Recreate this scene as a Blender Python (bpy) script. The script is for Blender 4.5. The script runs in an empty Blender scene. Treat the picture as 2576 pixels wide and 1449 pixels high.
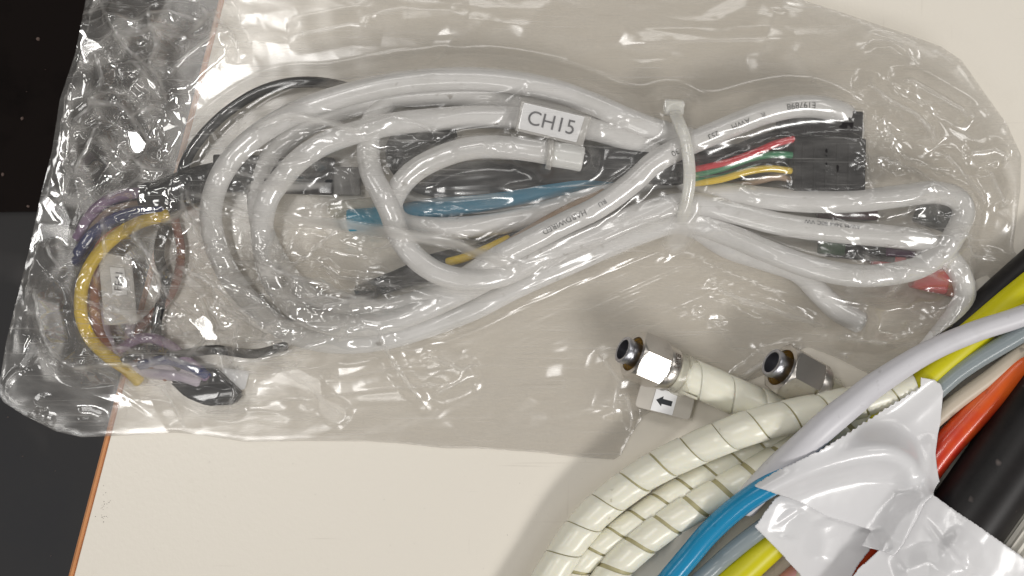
import bpy, bmesh, math, random
import numpy as np
from mathutils import Vector, Matrix, Quaternion
from mathutils.geometry import delaunay_2d_cdt

# ------------------------------------------------------------------ scene, camera, light
SC = bpy.context.scene
COL = SC.collection
S = 0.00014            # metres per photo unit
UC, VC, H = 1288.0, 724.5, 3571.0   # picture centre and camera height, photo units
cam = bpy.data.cameras.new('camera'); camo = bpy.data.objects.new('camera', cam); COL.objects.link(camo)
camo.location = (0, 0, H * S); camo.rotation_euler = (0, 0, 0)
cam.sensor_width = 36.0; cam.lens = 36.0 * H / 2576.0
cam.clip_start = 0.01; cam.clip_end = 50
SC.camera = camo
w = bpy.data.worlds.new('World'); SC.world = w; w.use_nodes = True
w.node_tree.nodes['Background'].inputs[0].default_value = (0.95, 0.93, 0.90, 1)
w.node_tree.nodes['Background'].inputs[1].default_value = 0.10
SC.view_settings.view_transform = 'Standard'; SC.view_settings.look = 'None'
SC.view_settings.exposure = 0.0; SC.view_settings.gamma = 1.0
SC.cycles.transparent_max_bounces = 24
SC.cycles.max_bounces = 8
SC.cycles.sample_clamp_indirect = 6

def tube_lamp(loc, aim, sx, sy, power, rot=0.0, col=(1, 0.98, 0.95)):
    l = bpy.data.lights.new('ceiling_lamp', 'AREA'); l.shape = 'RECTANGLE'; l.size = sx; l.size_y = sy
    l.energy = power; l.color = col
    o = bpy.data.objects.new('ceiling_lamp', l); COL.objects.link(o)
    o.location = loc
    d = (Vector(aim) - Vector(loc)).normalized()
    q = d.to_track_quat('-Z', 'Y')
    o.rotation_euler = (q @ Quaternion((0, 0, 1), rot)).to_euler()
    return o
# twin-tube ceiling fittings: one over the lower left, one over the lower right, one behind
for dx in (-0.16, 0.16):
    tube_lamp((-0.58 + dx * 0.6, 0.22, 1.95), (-0.58 + dx * 0.6, 0.22, 0), 0.08, 0.80, 4.2)
    tube_lamp((1.20, -1.30 + dx, 1.45), (0.1, -0.05, 0), 1.25, 0.22, 14.0)
    tube_lamp((-0.2, 1.5 + dx, 2.0), (-0.2, 1.5 + dx, 0), 1.25, 0.22, 3.0)
for x, y in ((-2.3, 0.5), (-2.4, -1.6), (1.9, 0.9), (-0.4, -2.7), (-2.0, 2.3), (1.6, 2.6)):
    tube_lamp((x, y, 2.0), (x, y, 0), 1.25, 0.55, 10.0)

# ------------------------------------------------------------------ helpers
def wpx(u, v, z=0.0):
    k = (H - z) / H
    return ((u - UC) * k, (VC - v) * k, z)
def wm(u, v, z=0.0):
    return Vector(wpx(u, v, z)) * S

def mat(name, col, rough=0.5, metal=0.0, coat=0.0, sss=0.0, trans=0.0, alpha=None, spec=0.5, var=None, bump=None, ior=1.5):
    m = bpy.data.materials.new(name); m.use_nodes = True
    nt = m.node_tree; b = nt.nodes['Principled BSDF']
    b.inputs['Base Color'].default_value = (*col, 1); b.inputs['Roughness'].default_value = rough
    b.inputs['Metallic'].default_value = metal; b.inputs['Coat Weight'].default_value = coat
    b.inputs['Coat Roughness'].default_value = 0.08
    b.inputs['IOR'].default_value = ior
    b.inputs['Specular IOR Level'].default_value = spec
    if sss:
        b.inputs['Subsurface Weight'].default_value = sss
        b.inputs['Subsurface Radius'].default_value = (0.004, 0.0035, 0.0025)
        b.inputs['Subsurface Scale'].default_value = 0.5
    if trans:
        b.inputs['Transmission Weight'].default_value = trans
    tc = nt.nodes.new('ShaderNodeTexCoord')
    if var:      # (scale, amount, darker colour)
        n = nt.nodes.new('ShaderNodeTexNoise'); n.inputs['Scale'].default_value = var[0]; n.inputs['Detail'].default_value = 6
        n.inputs['Roughness'].default_value = 0.65
        nt.links.new(tc.outputs['Object'], n.inputs['Vector'])
        r = nt.nodes.new('ShaderNodeValToRGB'); r.color_ramp.elements[0].position = var[1]; r.color_ramp.elements[1].position = var[1] + 0.22
        r.color_ramp.elements[0].color = (*var[2], 1); r.color_ramp.elements[1].color = (*col, 1)
        nt.links.new(n.outputs['Fac'], r.inputs['Fac']); nt.links.new(r.outputs['Color'], b.inputs['Base Color'])
    if bump:     # (scale, strength, distance m)
        n = nt.nodes.new('ShaderNodeTexNoise'); n.inputs['Scale'].default_value = bump[0]; n.inputs['Detail'].default_value = 3
        nt.links.new(tc.outputs['Object'], n.inputs['Vector'])
        bp = nt.nodes.new('ShaderNodeBump'); bp.inputs['Strength'].default_value = bump[1]; bp.inputs['Distance'].default_value = bump[2]
        nt.links.new(n.outputs['Fac'], bp.inputs['Height']); nt.links.new(bp.outputs['Normal'], b.inputs['Normal'])
    if alpha is not None:
        out = nt.nodes['Material Output']; t = nt.nodes.new('ShaderNodeBsdfTransparent'); mx = nt.nodes.new('ShaderNodeMixShader')
        t.inputs[0].default_value = (*alpha[1], 1)
        mx.inputs[0].default_value = alpha[0]
        nt.links.new(t.outputs[0], mx.inputs[1]); nt.links.new(b.outputs[0], mx.inputs[2]); nt.links.new(mx.outputs[0], out.inputs[0])
    return m

def tag(o, label=None, cat=None, group=None, kind=None):
    if label: o['label'] = label
    if cat: o['category'] = cat
    if group: o['group'] = group
    if kind: o['kind'] = kind
    return o
def thing(name, loc, label, cat, group=None):
    o = bpy.data.objects.new(name, None); COL.objects.link(o); o.location = loc; o.empty_display_size = 0.01
    return tag(o, label, cat, group)
def world_loc(o):
    l = Vector((0, 0, 0))
    while o is not None: l = l + Vector(o.location); o = o.parent
    return l
def mk(name, verts, faces, m, parent=None, smooth=True, sharp=None):
    """one mesh object; verts in world metres"""
    verts = np.asarray([tuple(v) for v in verts], dtype=np.float64) if not isinstance(verts, np.ndarray) else verts.astype(np.float64)
    if parent is not None: org = world_loc(parent); loc = Vector((0, 0, 0))
    else:
        c = (verts.min(0) + verts.max(0)) / 2; org = Vector((c[0], c[1], verts[:, 2].min())); loc = org
    v = verts - np.array(org)
    me = bpy.data.meshes.new(name)
    if isinstance(faces, np.ndarray):
        nf, k = faces.shape
        me.vertices.add(len(v)); me.vertices.foreach_set('co', v.astype(np.float32).ravel())
        me.loops.add(nf * k); me.loops.foreach_set('vertex_index', faces.astype(np.int32).ravel())
        me.polygons.add(nf); me.polygons.foreach_set('loop_start', np.arange(0, nf * k, k, dtype=np.int32))
        me.update(calc_edges=True)
    else:
        me.from_pydata([tuple(p) for p in v], [], faces); me.update()
    if smooth: me.polygons.foreach_set('use_smooth', [True] * len(me.polygons))
    me.update()
    if sharp: me.set_sharp_from_angle(angle=math.radians(sharp))
    me.materials.append(m)
    o = bpy.data.objects.new(name, me); COL.objects.link(o); o.location = loc
    if parent is not None: o.parent = parent
    return o

# ---- curves
def catmull(P, step):
    P = [np.array(p, float) for p in P]
    P = [2 * P[0] - P[1]] + P + [2 * P[-1] - P[-2]]
    out = []
    for i in range(1, len(P) - 2):
        p0, p1, p2, p3 = P[i - 1:i + 3]
        n = max(2, int(np.linalg.norm((p2 - p1)[:3]) / 4))
        t = np.linspace(0, 1, n, endpoint=False)[:, None]
        out.append(0.5 * (2 * p1 + (p2 - p0) * t + (2 * p0 - 5 * p1 + 4 * p2 - p3) * t ** 2 + (3 * p1 - p0 - 3 * p2 + p3) * t ** 3))
    out.append(P[-2][None])
    q = np.concatenate(out)
    d = np.r_[0, np.cumsum(np.linalg.norm(np.diff(q[:, :3], axis=0), axis=1))]
    n = max(2, int(d[-1] / step) + 1)
    s = np.linspace(0, d[-1], n)
    return np.stack([np.interp(s, d, q[:, k]) for k in range(q.shape[1])], 1), s
class Path:
    """smooth 3-D path in world px with a rotation-minimising frame"""
    def __init__(self, pts, step=8):
        pp = [wpx(*p[:3]) + ((p[3],) if len(p) > 3 else ()) for p in pts]
        q, self.s = catmull(pp, step)
        self.c = q[:, :3]; self.r = q[:, 3] if q.shape[1] > 3 else None
        t = np.gradient(self.c, axis=0); t /= np.linalg.norm(t, axis=1)[:, None]; self.t = t
        n = np.zeros_like(t); a = np.array([0, 0, 1.0]); n0 = a - t[0] * (a @ t[0]); n[0] = n0 / np.linalg.norm(n0)
        for i in range(1, len(t)):
            x = n[i - 1] - t[i] * (n[i - 1] @ t[i]); n[i] = x / np.linalg.norm(x)
        self.n = n; self.b = np.cross(t, n); self.L = self.s[-1]
    def at(self, s):
        f = lambda A: np.stack([np.interp(s, self.s, A[:, k]) for k in range(3)], -1)
        return f(self.c), f(self.t), f(self.n), f(self.b)
GX0, GY0, GST = -1560.0, -960.0, 4.0
GW, GH = int(3120 / GST), int(1920 / GST)
def new_map(): return np.zeros((GH, GW))
BAGMAP, BUNMAP = new_map(), new_map()
def stamp(hm, centres, radii):
    for (x, y, z), r in zip(centres, radii):
        i0, i1 = int((x - r - GX0) / GST), int((x + r - GX0) / GST) + 2
        j0, j1 = int((y - r - GY0) / GST), int((y + r - GY0) / GST) + 2
        i0, i1, j0, j1 = max(i0, 0), min(i1, GW), max(j0, 0), min(j1, GH)
        if i1 <= i0 or j1 <= j0: continue
        xs = GX0 + np.arange(i0, i1) * GST - x; ys = GY0 + np.arange(j0, j1) * GST - y
        d2 = r * r - xs[None] ** 2 - ys[:, None] ** 2
        hh = np.where(d2 > 0, z + np.sqrt(np.maximum(d2, 0)), 0)
        hm[j0:j1, i0:i1] = np.maximum(hm[j0:j1, i0:i1], hh)
def stamp_poly(hm, poly, z):
    xs = GX0 + np.arange(GW) * GST; ys = GY0 + np.arange(GH) * GST
    X, Y = np.meshgrid(xs, ys)
    ins = inside(np.stack([X.ravel(), Y.ravel()], 1), np.array([wpx(*p, z)[:2] for p in poly])).reshape(GH, GW)
    hm[ins] = np.maximum(hm[ins], z)
def inside(P, poly):
    x, y = P[:, 0], P[:, 1]; r = np.zeros(len(P), bool); n = len(poly)
    for i in range(n):
        x1, y1 = poly[i]; x2, y2 = poly[(i + 1) % n]
        if y1 == y2: continue
        c = ((y1 > y) != (y2 > y)) & (x < (x2 - x1) * (y - y1) / (y2 - y1) + x1); r ^= c
    return r
def tube_mesh(path, r, seg=18, capround=0.35, groove=None):
    n = len(path.c); rr = path.r if path.r is not None else np.full(n, float(r))
    cs, rs, ts, ns, bs = [list(a) for a in (path.c, rr, path.t, path.n, path.b)]
    k = capround
    pre = [(path.c[0] - path.t[0] * 0.0, rr[0] * (1 - k))]; post = [(path.c[-1], rr[-1] * (1 - k))]
    C = np.array([path.c[0] - path.t[0] * rr[0] * k] + list(path.c) + [path.c[-1] + path.t[-1] * rr[-1] * k])
    R = np.r_[rr[0] * (1 - k), rr, rr[-1] * (1 - k)]
    N = np.vstack([path.n[:1], path.n, path.n[-1:]]); B = np.vstack([path.b[:1], path.b, path.b[-1:]])
    a = np.linspace(0, 2 * math.pi, seg, endpoint=False)
    ra = np.ones(seg) if groove is None else groove(a)
    V = C[:, None] + R[:, None, None] * ra[None, :, None] * (np.cos(a)[None, :, None] * N[:, None] + np.sin(a)[None, :, None] * B[:, None])
    m = len(C); V = V.reshape(-1, 3)
    i = np.arange(m - 1)[:, None] * seg; j = np.arange(seg)[None]; j2 = (j + 1) % seg
    F = np.stack([i + j, i + j2, i + seg + j2, i + seg + j], -1).reshape(-1, 4)
    faces = [tuple(f) for f in F] + [tuple(range(seg))[::-1], tuple(range((m - 1) * seg, m * seg))]
    return V * S, faces, R[1:-1]
def tube(name, pts, r, m, parent=None, hm=None, seg=18, step=8, sharp=60, **kw):
    p = Path(pts, step); V, F, R = tube_mesh(p, r, seg, **kw)
    if hm is not None: stamp(hm, p.c, R)
    return mk(name, V, F, m, parent, sharp=sharp), p

def box(name, u, v, z, lx, ly, lz, ang, m, parent=None, bev=4.0, tilt=(0, 0), hm=None, taper=1.0):
    """bevelled box; centre at picture point (u,v), bottom z, ang = clockwise degrees in the picture"""
    bm = bmesh.new(); bmesh.ops.create_cube(bm, size=1)
    for q in bm.verts:
        f = taper if q.co.x > 0 else 1.0
        q.co = Vector((q.co.x * lx, q.co.y * ly * f, q.co.z * lz))
    if bev: bmesh.ops.bevel(bm, geom=list(bm.edges), offset=bev, segments=3, affect='EDGES', profile=0.6)
    R = Matrix.Rotation(-math.radians(ang), 3, 'Z') @ Matrix.Rotation(math.radians(tilt[0]), 3, 'X') @ Matrix.Rotation(math.radians(tilt[1]), 3, 'Y')
    c = Vector(wpx(u, v, z + lz / 2))
    V = [(c + R @ q.co) * S for q in bm.verts]; F = [tuple(x.index for x in f.verts) for f in bm.faces]
    bm.verts.index_update(); bm.free()
    if hm is not None:
        cs = math.cos(-math.radians(ang)); sn = math.sin(-math.radians(ang))
        k = max(1, int(lx / 12))
        for i in range(k + 1):
            for j in range(int(ly / 12) + 1):
                dx, dy = -lx / 2 + lx * i / k, -ly / 2 + ly * j / max(1, int(ly / 12))
                stamp(hm, [(c.x + cs * dx - sn * dy, c.y + sn * dx + cs * dy, z + lz - 8)], [8])
    return mk(name, V, F, m, parent, sharp=35)

def plate(name, poly, z, th, m, parent=None, bev=1.2):
    """flat plate with picture-space outline, top at z"""
    bm = bmesh.new(); vs = [bm.verts.new(Vector(wpx(u, v, z))) for u, v in poly]
    f = bm.faces.new(vs); f.normal_update()
    if f.normal.z < 0: f.normal_flip()
    ext = bmesh.ops.extrude_face_region(bm, geom=[f])
    for q in ext['geom']:
        if isinstance(q, bmesh.types.BMVert): q.co.z -= th
    bmesh.ops.recalc_face_normals(bm, faces=bm.faces)
    if bev: bmesh.ops.bevel(bm, geom=[e for e in bm.edges], offset=bev, segments=2, affect='EDGES')
    bm.verts.index_update()
    V = [q.co * S for q in bm.verts]; F = [tuple(x.index for x in f.verts) for f in bm.faces]; bm.free()
    return mk(name, V, F, m, parent, sharp=35)

_tc = {}
def text_geo(body, size):
    cu = bpy.data.curves.new('lettering', 'FONT'); cu.body = body; cu.size = size; cu.align_x = 'LEFT'
    ob = bpy.data.objects.new('lettering', cu); COL.objects.link(ob)
    bpy.context.view_layer.update()
    me = ob.to_mesh(); V = np.array([tuple(q.co) for q in me.vertices]); F = [tuple(p.vertices) for p in me.polygons]
    ob.to_mesh_clear(); bpy.data.objects.remove(ob); bpy.data.curves.remove(cu)
    return V, F
def flat_text(body, size, u, v, z, ang, m, parent, name='lettering', sx=1.0, bold=0):
    V, F = text_geo(body, size); V[:, 0] -= (V[:, 0].min() + V[:, 0].max()) / 2; V[:, 1] -= (V[:, 1].min() + V[:, 1].max()) / 2
    V[:, 0] *= sx
    a = -math.radians(ang); c = wpx(u, v, z)
    W = [((c[0] + x * math.cos(a) - y * math.sin(a)) * S, (c[1] + x * math.sin(a) + y * math.cos(a)) * S, z * S) for x, y, _ in V]
    return mk(name, W, F, m, parent, smooth=False)
def wrap_text(body, size, path, s0, direction, r, m, parent, off=0.0, name='lettering', sx=1.0):
    V, F = text_geo(body, size); V[:, 1] -= size * 0.35
    s = s0 + direction * V[:, 0] * sx
    C, T, N, B = path.at(s)
    up = np.array([0, 0, 1.0])[None] - T * T[:, 2:3]; up /= np.linalg.norm(up, axis=1)[:, None]
    side = np.cross(up, T)
    a = off + direction * V[:, 1] / r
    W = C + (r + 0.9) * (np.cos(a)[:, None] * up + np.sin(a)[:, None] * side)
    return mk(name, W * S, F, m, parent, smooth=False)

# ---- noise
def gnoise(x, y, seed):
    xi, yi = np.floor(x).astype(np.int64), np.floor(y).astype(np.int64); xf, yf = x - xi, y - yi
    def g(i, j):
        h = (i * 374761393 + j * 668265263 + seed * 982451653) & 0xffffffff
        h = ((h ^ (h >> 13)) * 1274126177) & 0xffffffff; a = (h ^ (h >> 16)) / 4294967296.0 * 2 * math.pi
        return np.cos(a), np.sin(a)
    def d(i, j, fx, fy): c, s_ = g(i, j); return c * fx + s_ * fy
    u = xf * xf * xf * (xf * (xf * 6 - 15) + 10); v = yf * yf * yf * (yf * (yf * 6 - 15) + 10)
    a = d(xi, yi, xf, yf); b = d(xi + 1, yi, xf - 1, yf); c = d(xi, yi + 1, xf, yf - 1); e = d(xi + 1, yi + 1, xf - 1, yf - 1)
    return (a * (1 - u) + b * u) * (1 - v) + (c * (1 - u) + e * u) * v
def blur(a, r=1):
    for ax in (0, 1):
        p = np.pad(a, [(r, r) if k == ax else (0, 0) for k in (0, 1)], mode='edge')
        acc = 0
        for k in range(2 * r + 1): acc = acc + np.take(p, range(k, k + a.shape[ax]), axis=ax)
        a = acc / (2 * r + 1)
    return a
def sample(hm, X, Y):
    fx = np.clip((X - GX0) / GST, 0, GW - 1.001); fy = np.clip((Y - GY0) / GST, 0, GH - 1.001)
    i, j = fx.astype(int), fy.astype(int); a, b = fx - i, fy - j
    return hm[j, i] * (1 - a) * (1 - b) + hm[j, i + 1] * a * (1 - b) + hm[j + 1, i] * (1 - a) * b + hm[j + 1, i + 1] * a * b
def poly_dist(P, poly):
    best = np.full(len(P), 1e9); near = np.zeros_like(P); n = len(poly)
    for i in range(n):
        a, b = np.array(poly[i]), np.array(poly[(i + 1) % n]); ab = b - a
        t = np.clip(((P - a) @ ab) / max(ab @ ab, 1e-9), 0, 1); q = a + t[:, None] * ab
        d = np.hypot(*(P - q).T); k = d < best; best[k] = d[k]; near[k] = q[k]
    return best, near
def sheet_grid(poly_px, step):
    """quad grid clipped to a polygon (world px), rim vertices snapped onto it"""
    poly = np.array(poly_px); x0, y0 = poly.min(0) - step; x1, y1 = poly.max(0) + step
    nx, ny = int((x1 - x0) / step) + 2, int((y1 - y0) / step) + 2
    X, Y = np.meshgrid(x0 + np.arange(nx) * step, y0 + np.arange(ny) * step)
    P = np.stack([X.ravel(), Y.ravel()], 1)
    ins = inside(P, poly)
    idx = np.arange(nx * ny).reshape(ny, nx)
    F = np.stack([idx[:-1, :-1], idx[:-1, 1:], idx[1:, 1:], idx[1:, :-1]], -1).reshape(-1, 4)
    F = F[ins[F].sum(1) >= 2]
    used = np.unique(F); d = np.full(len(P), 1e9); near = P.copy()
    dd, nn = poly_dist(P[used], poly); d[used] = dd; near[used] = nn
    out = ~ins
    m = np.zeros(len(P), bool); m[used] = True
    mv = m & out
    P[mv] = near[mv]; d[mv] = 0
    remap = np.full(len(P), -1); remap[used] = np.arange(len(used))
    return P[used], remap[F], np.where(ins[used], d[used], 0)
def creases(X, Y, h, lines, rd2=36.0):
    """tent-shaped folds along polylines; lines = (points in world px, amp, width)"""
    for pts, amp, wd in lines:
        pts = np.array(pts); lo, hi = pts.min(0) - wd, pts.max(0) + wd
        sel = np.nonzero((X > lo[0]) & (X < hi[0]) & (Y > lo[1]) & (Y < hi[1]))[0]
        if not len(sel): continue
        P = np.stack([X[sel], Y[sel]], 1); best = np.full(len(P), 1e9); tt = np.zeros(len(P))
        seg = np.hypot(*np.diff(pts, axis=0).T); cum = np.r_[0, np.cumsum(seg)]; L = cum[-1]
        for i in range(len(pts) - 1):
            a, b = pts[i], pts[i + 1]; ab = b - a
            t = np.clip(((P - a) @ ab) / max(ab @ ab, 1e-9), 0, 1)
            d = np.hypot(*(P - a - t[:, None] * ab).T); k = d < best
            best[k] = d[k]; tt[k] = (cum[i] + t[k] * seg[i]) / L
        d = np.sqrt(best ** 2 + rd2) - rd2 ** .5
        prof = np.maximum(0, 1 - d / wd) ** 1.25 * np.clip(np.minimum(tt, 1 - tt) * 6, 0, 1)
        h[sel] += amp * prof
    return h

# ------------------------------------------------------------------ materials
M_floor = mat('grey floor', (0.046, 0.044, 0.044), 0.65, spec=0.25, var=(3.0, 0.35, (0.038, 0.038, 0.041)))
M_mat = mat('dark brown floor mat', (0.0115, 0.0078, 0.0068), 0.8, spec=0.12, var=(14.0, 0.3, (0.005, 0.0034, 0.003)))
M_speck = mat('pale grit', (0.20, 0.14, 0.12), 0.7)
M_top = mat('cream laminate', (0.80, 0.75, 0.665), 0.33, var=(26.0, 0.12, (0.71, 0.66, 0.575)), bump=(620.0, 0.35, 0.0002))
M_band = mat('orange brown edge band', (0.62, 0.27, 0.10), 0.4, var=(60.0, 0.3, (0.5, 0.2, 0.07)))
M_white = mat('white cable jacket', (0.76, 0.75, 0.74), 0.6, spec=0.35, var=(45.0, 0.3, (0.66, 0.65, 0.63)))
M_ferr = mat('white ferrule sleeve', (0.82, 0.82, 0.80), 0.35)
M_print = mat('grey cable print', (0.09, 0.09, 0.09), 0.6)
M_black = mat('black plastic', (0.011, 0.009, 0.010), 0.5, spec=0.3, var=(90.0, 0.3, (0.006, 0.005, 0.006)))
M_blacksl = mat('black heat shrink', (0.014, 0.014, 0.016), 0.5, spec=0.35)
M_grey = mat('grey plastic', (0.16, 0.155, 0.15), 0.5)
M_teal = mat('teal blue jacket', (0.008, 0.15, 0.25), 0.4)
M_red = mat('red insulation', (0.62, 0.02, 0.035), 0.35)
M_green = mat('green insulation', (0.015, 0.22, 0.09), 0.35)
M_yel = mat('yellow insulation', (0.80, 0.56, 0.03), 0.35)
M_orange = mat('orange insulation', (0.72, 0.20, 0.03), 0.4)
M_navy = mat('navy insulation', (0.022, 0.035, 0.16), 0.4)
M_violet = mat('violet insulation', (0.30, 0.19, 0.32), 0.4)
M_brown = mat('brown insulation', (0.30, 0.095, 0.05), 0.45)
M_tan = mat('tan insulation', (0.42, 0.30, 0.21), 0.5)
M_lilac = mat('pale lilac insulation', (0.52, 0.46, 0.54), 0.45)
M_redboot = mat('red plug boot', (0.50, 0.045, 0.045), 0.4)
M_tie = mat('natural nylon', (0.78, 0.77, 0.72), 0.35, sss=0.3)
M_paper = mat('white label paper', (0.90, 0.90, 0.91), 0.55)
M_ink = mat('black ink', (0.02, 0.024, 0.028), 0.5)
M_ink2 = mat('grey ink', (0.10, 0.10, 0.11), 0.5)
M_clearp = mat('clear marker plastic', (0.75, 0.73, 0.70), 0.2, alpha=(0.55, (0.97, 0.97, 0.96)))
M_clears = mat('clear sleeve', (0.72, 0.70, 0.62), 0.15, alpha=(0.42, (0.95, 0.94, 0.9)))
M_wrap = mat('ivory polyethylene', (0.83, 0.81, 0.69), 0.26, sss=0.35, var=(40.0, 0.12, (0.75, 0.72, 0.58)))
M_hosein = mat('olive hose', (0.42, 0.38, 0.21), 0.5)
M_steel = mat('brushed steel', (0.60, 0.57, 0.53), 0.30, metal=1.0, var=(160.0, 0.22, (0.42, 0.39, 0.36)))
M_steelb = mat('bluish steel', (0.42, 0.42, 0.45), 0.34, metal=1.0)
M_brass = mat('brass inside', (0.42, 0.27, 0.09), 0.35, metal=1.0)
M_hole = mat('dark bore', (0.01, 0.01, 0.01), 0.8)
M_greycab = mat('light grey cable jacket', (0.66, 0.65, 0.68), 0.38, var=(35.0, 0.18, (0.54, 0.53, 0.54)))
M_blue = mat('sky blue tubing', (0.012, 0.25, 0.47), 0.25, coat=0.3)
M_clrtube = mat('clear grey tubing', (0.36, 0.41, 0.43), 0.2, alpha=(0.72, (0.8, 0.86, 0.88)))
M_lime = mat('lime yellow tubing', (0.62, 0.57, 0.0), 0.4)
M_beige = mat('beige tubing', (0.56, 0.48, 0.38), 0.4)
M_redor = mat('red orange tubing', (0.74, 0.115, 0.012), 0.3, coat=0.4, var=(24.0, 0.40, (0.58, 0.02, 0.015)))
M_pink = mat('pink tubing', (0.55, 0.25, 0.25), 0.4)
M_tape = mat('white vinyl tape', (0.88, 0.87, 0.88), 0.22, coat=0.3, alpha=(0.86, (0.9, 0.92, 0.94)))
M_rib = mat('ribbed cream sleeve', (0.66, 0.63, 0.56), 0.6)
def rubber():
    m = mat('scuffed black rubber', (0.006, 0.0055, 0.0055), 0.42, spec=0.3, var=(38.0, 0.42, (0.014, 0.012, 0.012)))
    nt = m.node_tree; b = nt.nodes['Principled BSDF']; tc = [n for n in nt.nodes if n.type == 'TEX_COORD'][0]
    n = nt.nodes.new('ShaderNodeTexNoise'); n.inputs['Scale'].default_value = 130; n.inputs['Detail'].default_value = 2
    nt.links.new(tc.outputs['Object'], n.inputs['Vector'])
    r = nt.nodes.new('ShaderNodeValToRGB'); r.color_ramp.elements[0].position = 0.70; r.color_ramp.elements[1].position = 0.78
    nt.links.new(n.outputs['Fac'], r.inputs['Fac'])
    mx = nt.nodes.new('ShaderNodeMix'); mx.data_type = 'RGBA'; nt.links.new(r.outputs['Color'], mx.inputs[0])
    src = b.inputs['Base Color'].links[0].from_socket; nt.links.new(src, mx.inputs[6]); mx.inputs[7].default_value = (0.16, 0.13, 0.12, 1)
    nt.links.new(mx.outputs[2], b.inputs['Base Color'])
    return m
M_rubber = rubber()
def add_marks(m, scale, rot, lo, hi, col, mask_scale):
    """thin scratch-like marks of another colour, broken up by a second noise"""
    nt = m.node_tree; N = nt.nodes; Lk = nt.links; b = N['Principled BSDF']; tc = [n for n in N if n.type == 'TEX_COORD'][0]
    mp = N.new('ShaderNodeMapping'); mp.inputs['Scale'].default_value = scale; mp.inputs['Rotation'].default_value = (0, 0, rot); Lk.new(tc.outputs['Object'], mp.inputs[0])
    n = N.new('ShaderNodeTexNoise'); n.inputs['Scale'].default_value = 1.0; n.inputs['Detail'].default_value = 2; Lk.new(mp.outputs[0], n.inputs[0])
    n2 = N.new('ShaderNodeTexNoise'); n2.inputs['Scale'].default_value = mask_scale; n2.inputs['Detail'].default_value = 3; Lk.new(tc.outputs['Object'], n2.inputs[0])
    a = N.new('ShaderNodeMapRange'); a.inputs[1].default_value = lo; a.inputs[2].default_value = hi; Lk.new(n.outputs['Fac'], a.inputs[0])
    c = N.new('ShaderNodeMapRange'); c.inputs[1].default_value = 0.5; c.inputs[2].default_value = 0.65; Lk.new(n2.outputs['Fac'], c.inputs[0])
    mu = N.new('ShaderNodeMath'); mu.operation = 'MULTIPLY'; Lk.new(a.outputs[0], mu.inputs[0]); Lk.new(c.outputs[0], mu.inputs[1])
    mx = N.new('ShaderNodeMix'); mx.data_type = 'RGBA'; Lk.new(mu.outputs[0], mx.inputs[0])
    src = b.inputs['Base Color']
    if src.links: Lk.new(src.links[0].from_socket, mx.inputs[6])
    else: mx.inputs[6].default_value = src.default_value
    mx.inputs[7].default_value = (*col, 1); Lk.new(mx.outputs[2], src)
add_marks(M_top, (25, 900, 1), 0.5, 0.66, 0.74, (0.67, 0.62, 0.54), 35)
add_marks(M_top, (700, 30, 1), 0.3, 0.68, 0.76, (0.67, 0.62, 0.54), 28)
add_marks(M_white, (300, 300, 300), 0.0, 0.62, 0.72, (0.42, 0.40, 0.37), 60)
add_marks(M_greycab, (260, 260, 260), 0.0, 0.62, 0.72, (0.36, 0.35, 0.35), 50)
add_marks(M_wrap, (350, 350, 350), 0.0, 0.66, 0.74, (0.45, 0.41, 0.30), 70)
add_marks(M_floor, (18, 18, 18), 0.0, 0.5, 0.7, (0.085, 0.08, 0.08), 6)
for m_ in (M_blue, M_lime, M_redor, M_beige): add_marks(m_, (280, 280, 280), 0.0, 0.64, 0.74, tuple(c * 0.55 for c in m_.node_tree.nodes['Principled BSDF'].inputs['Base Color'].default_value[:3]), 60)

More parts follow.
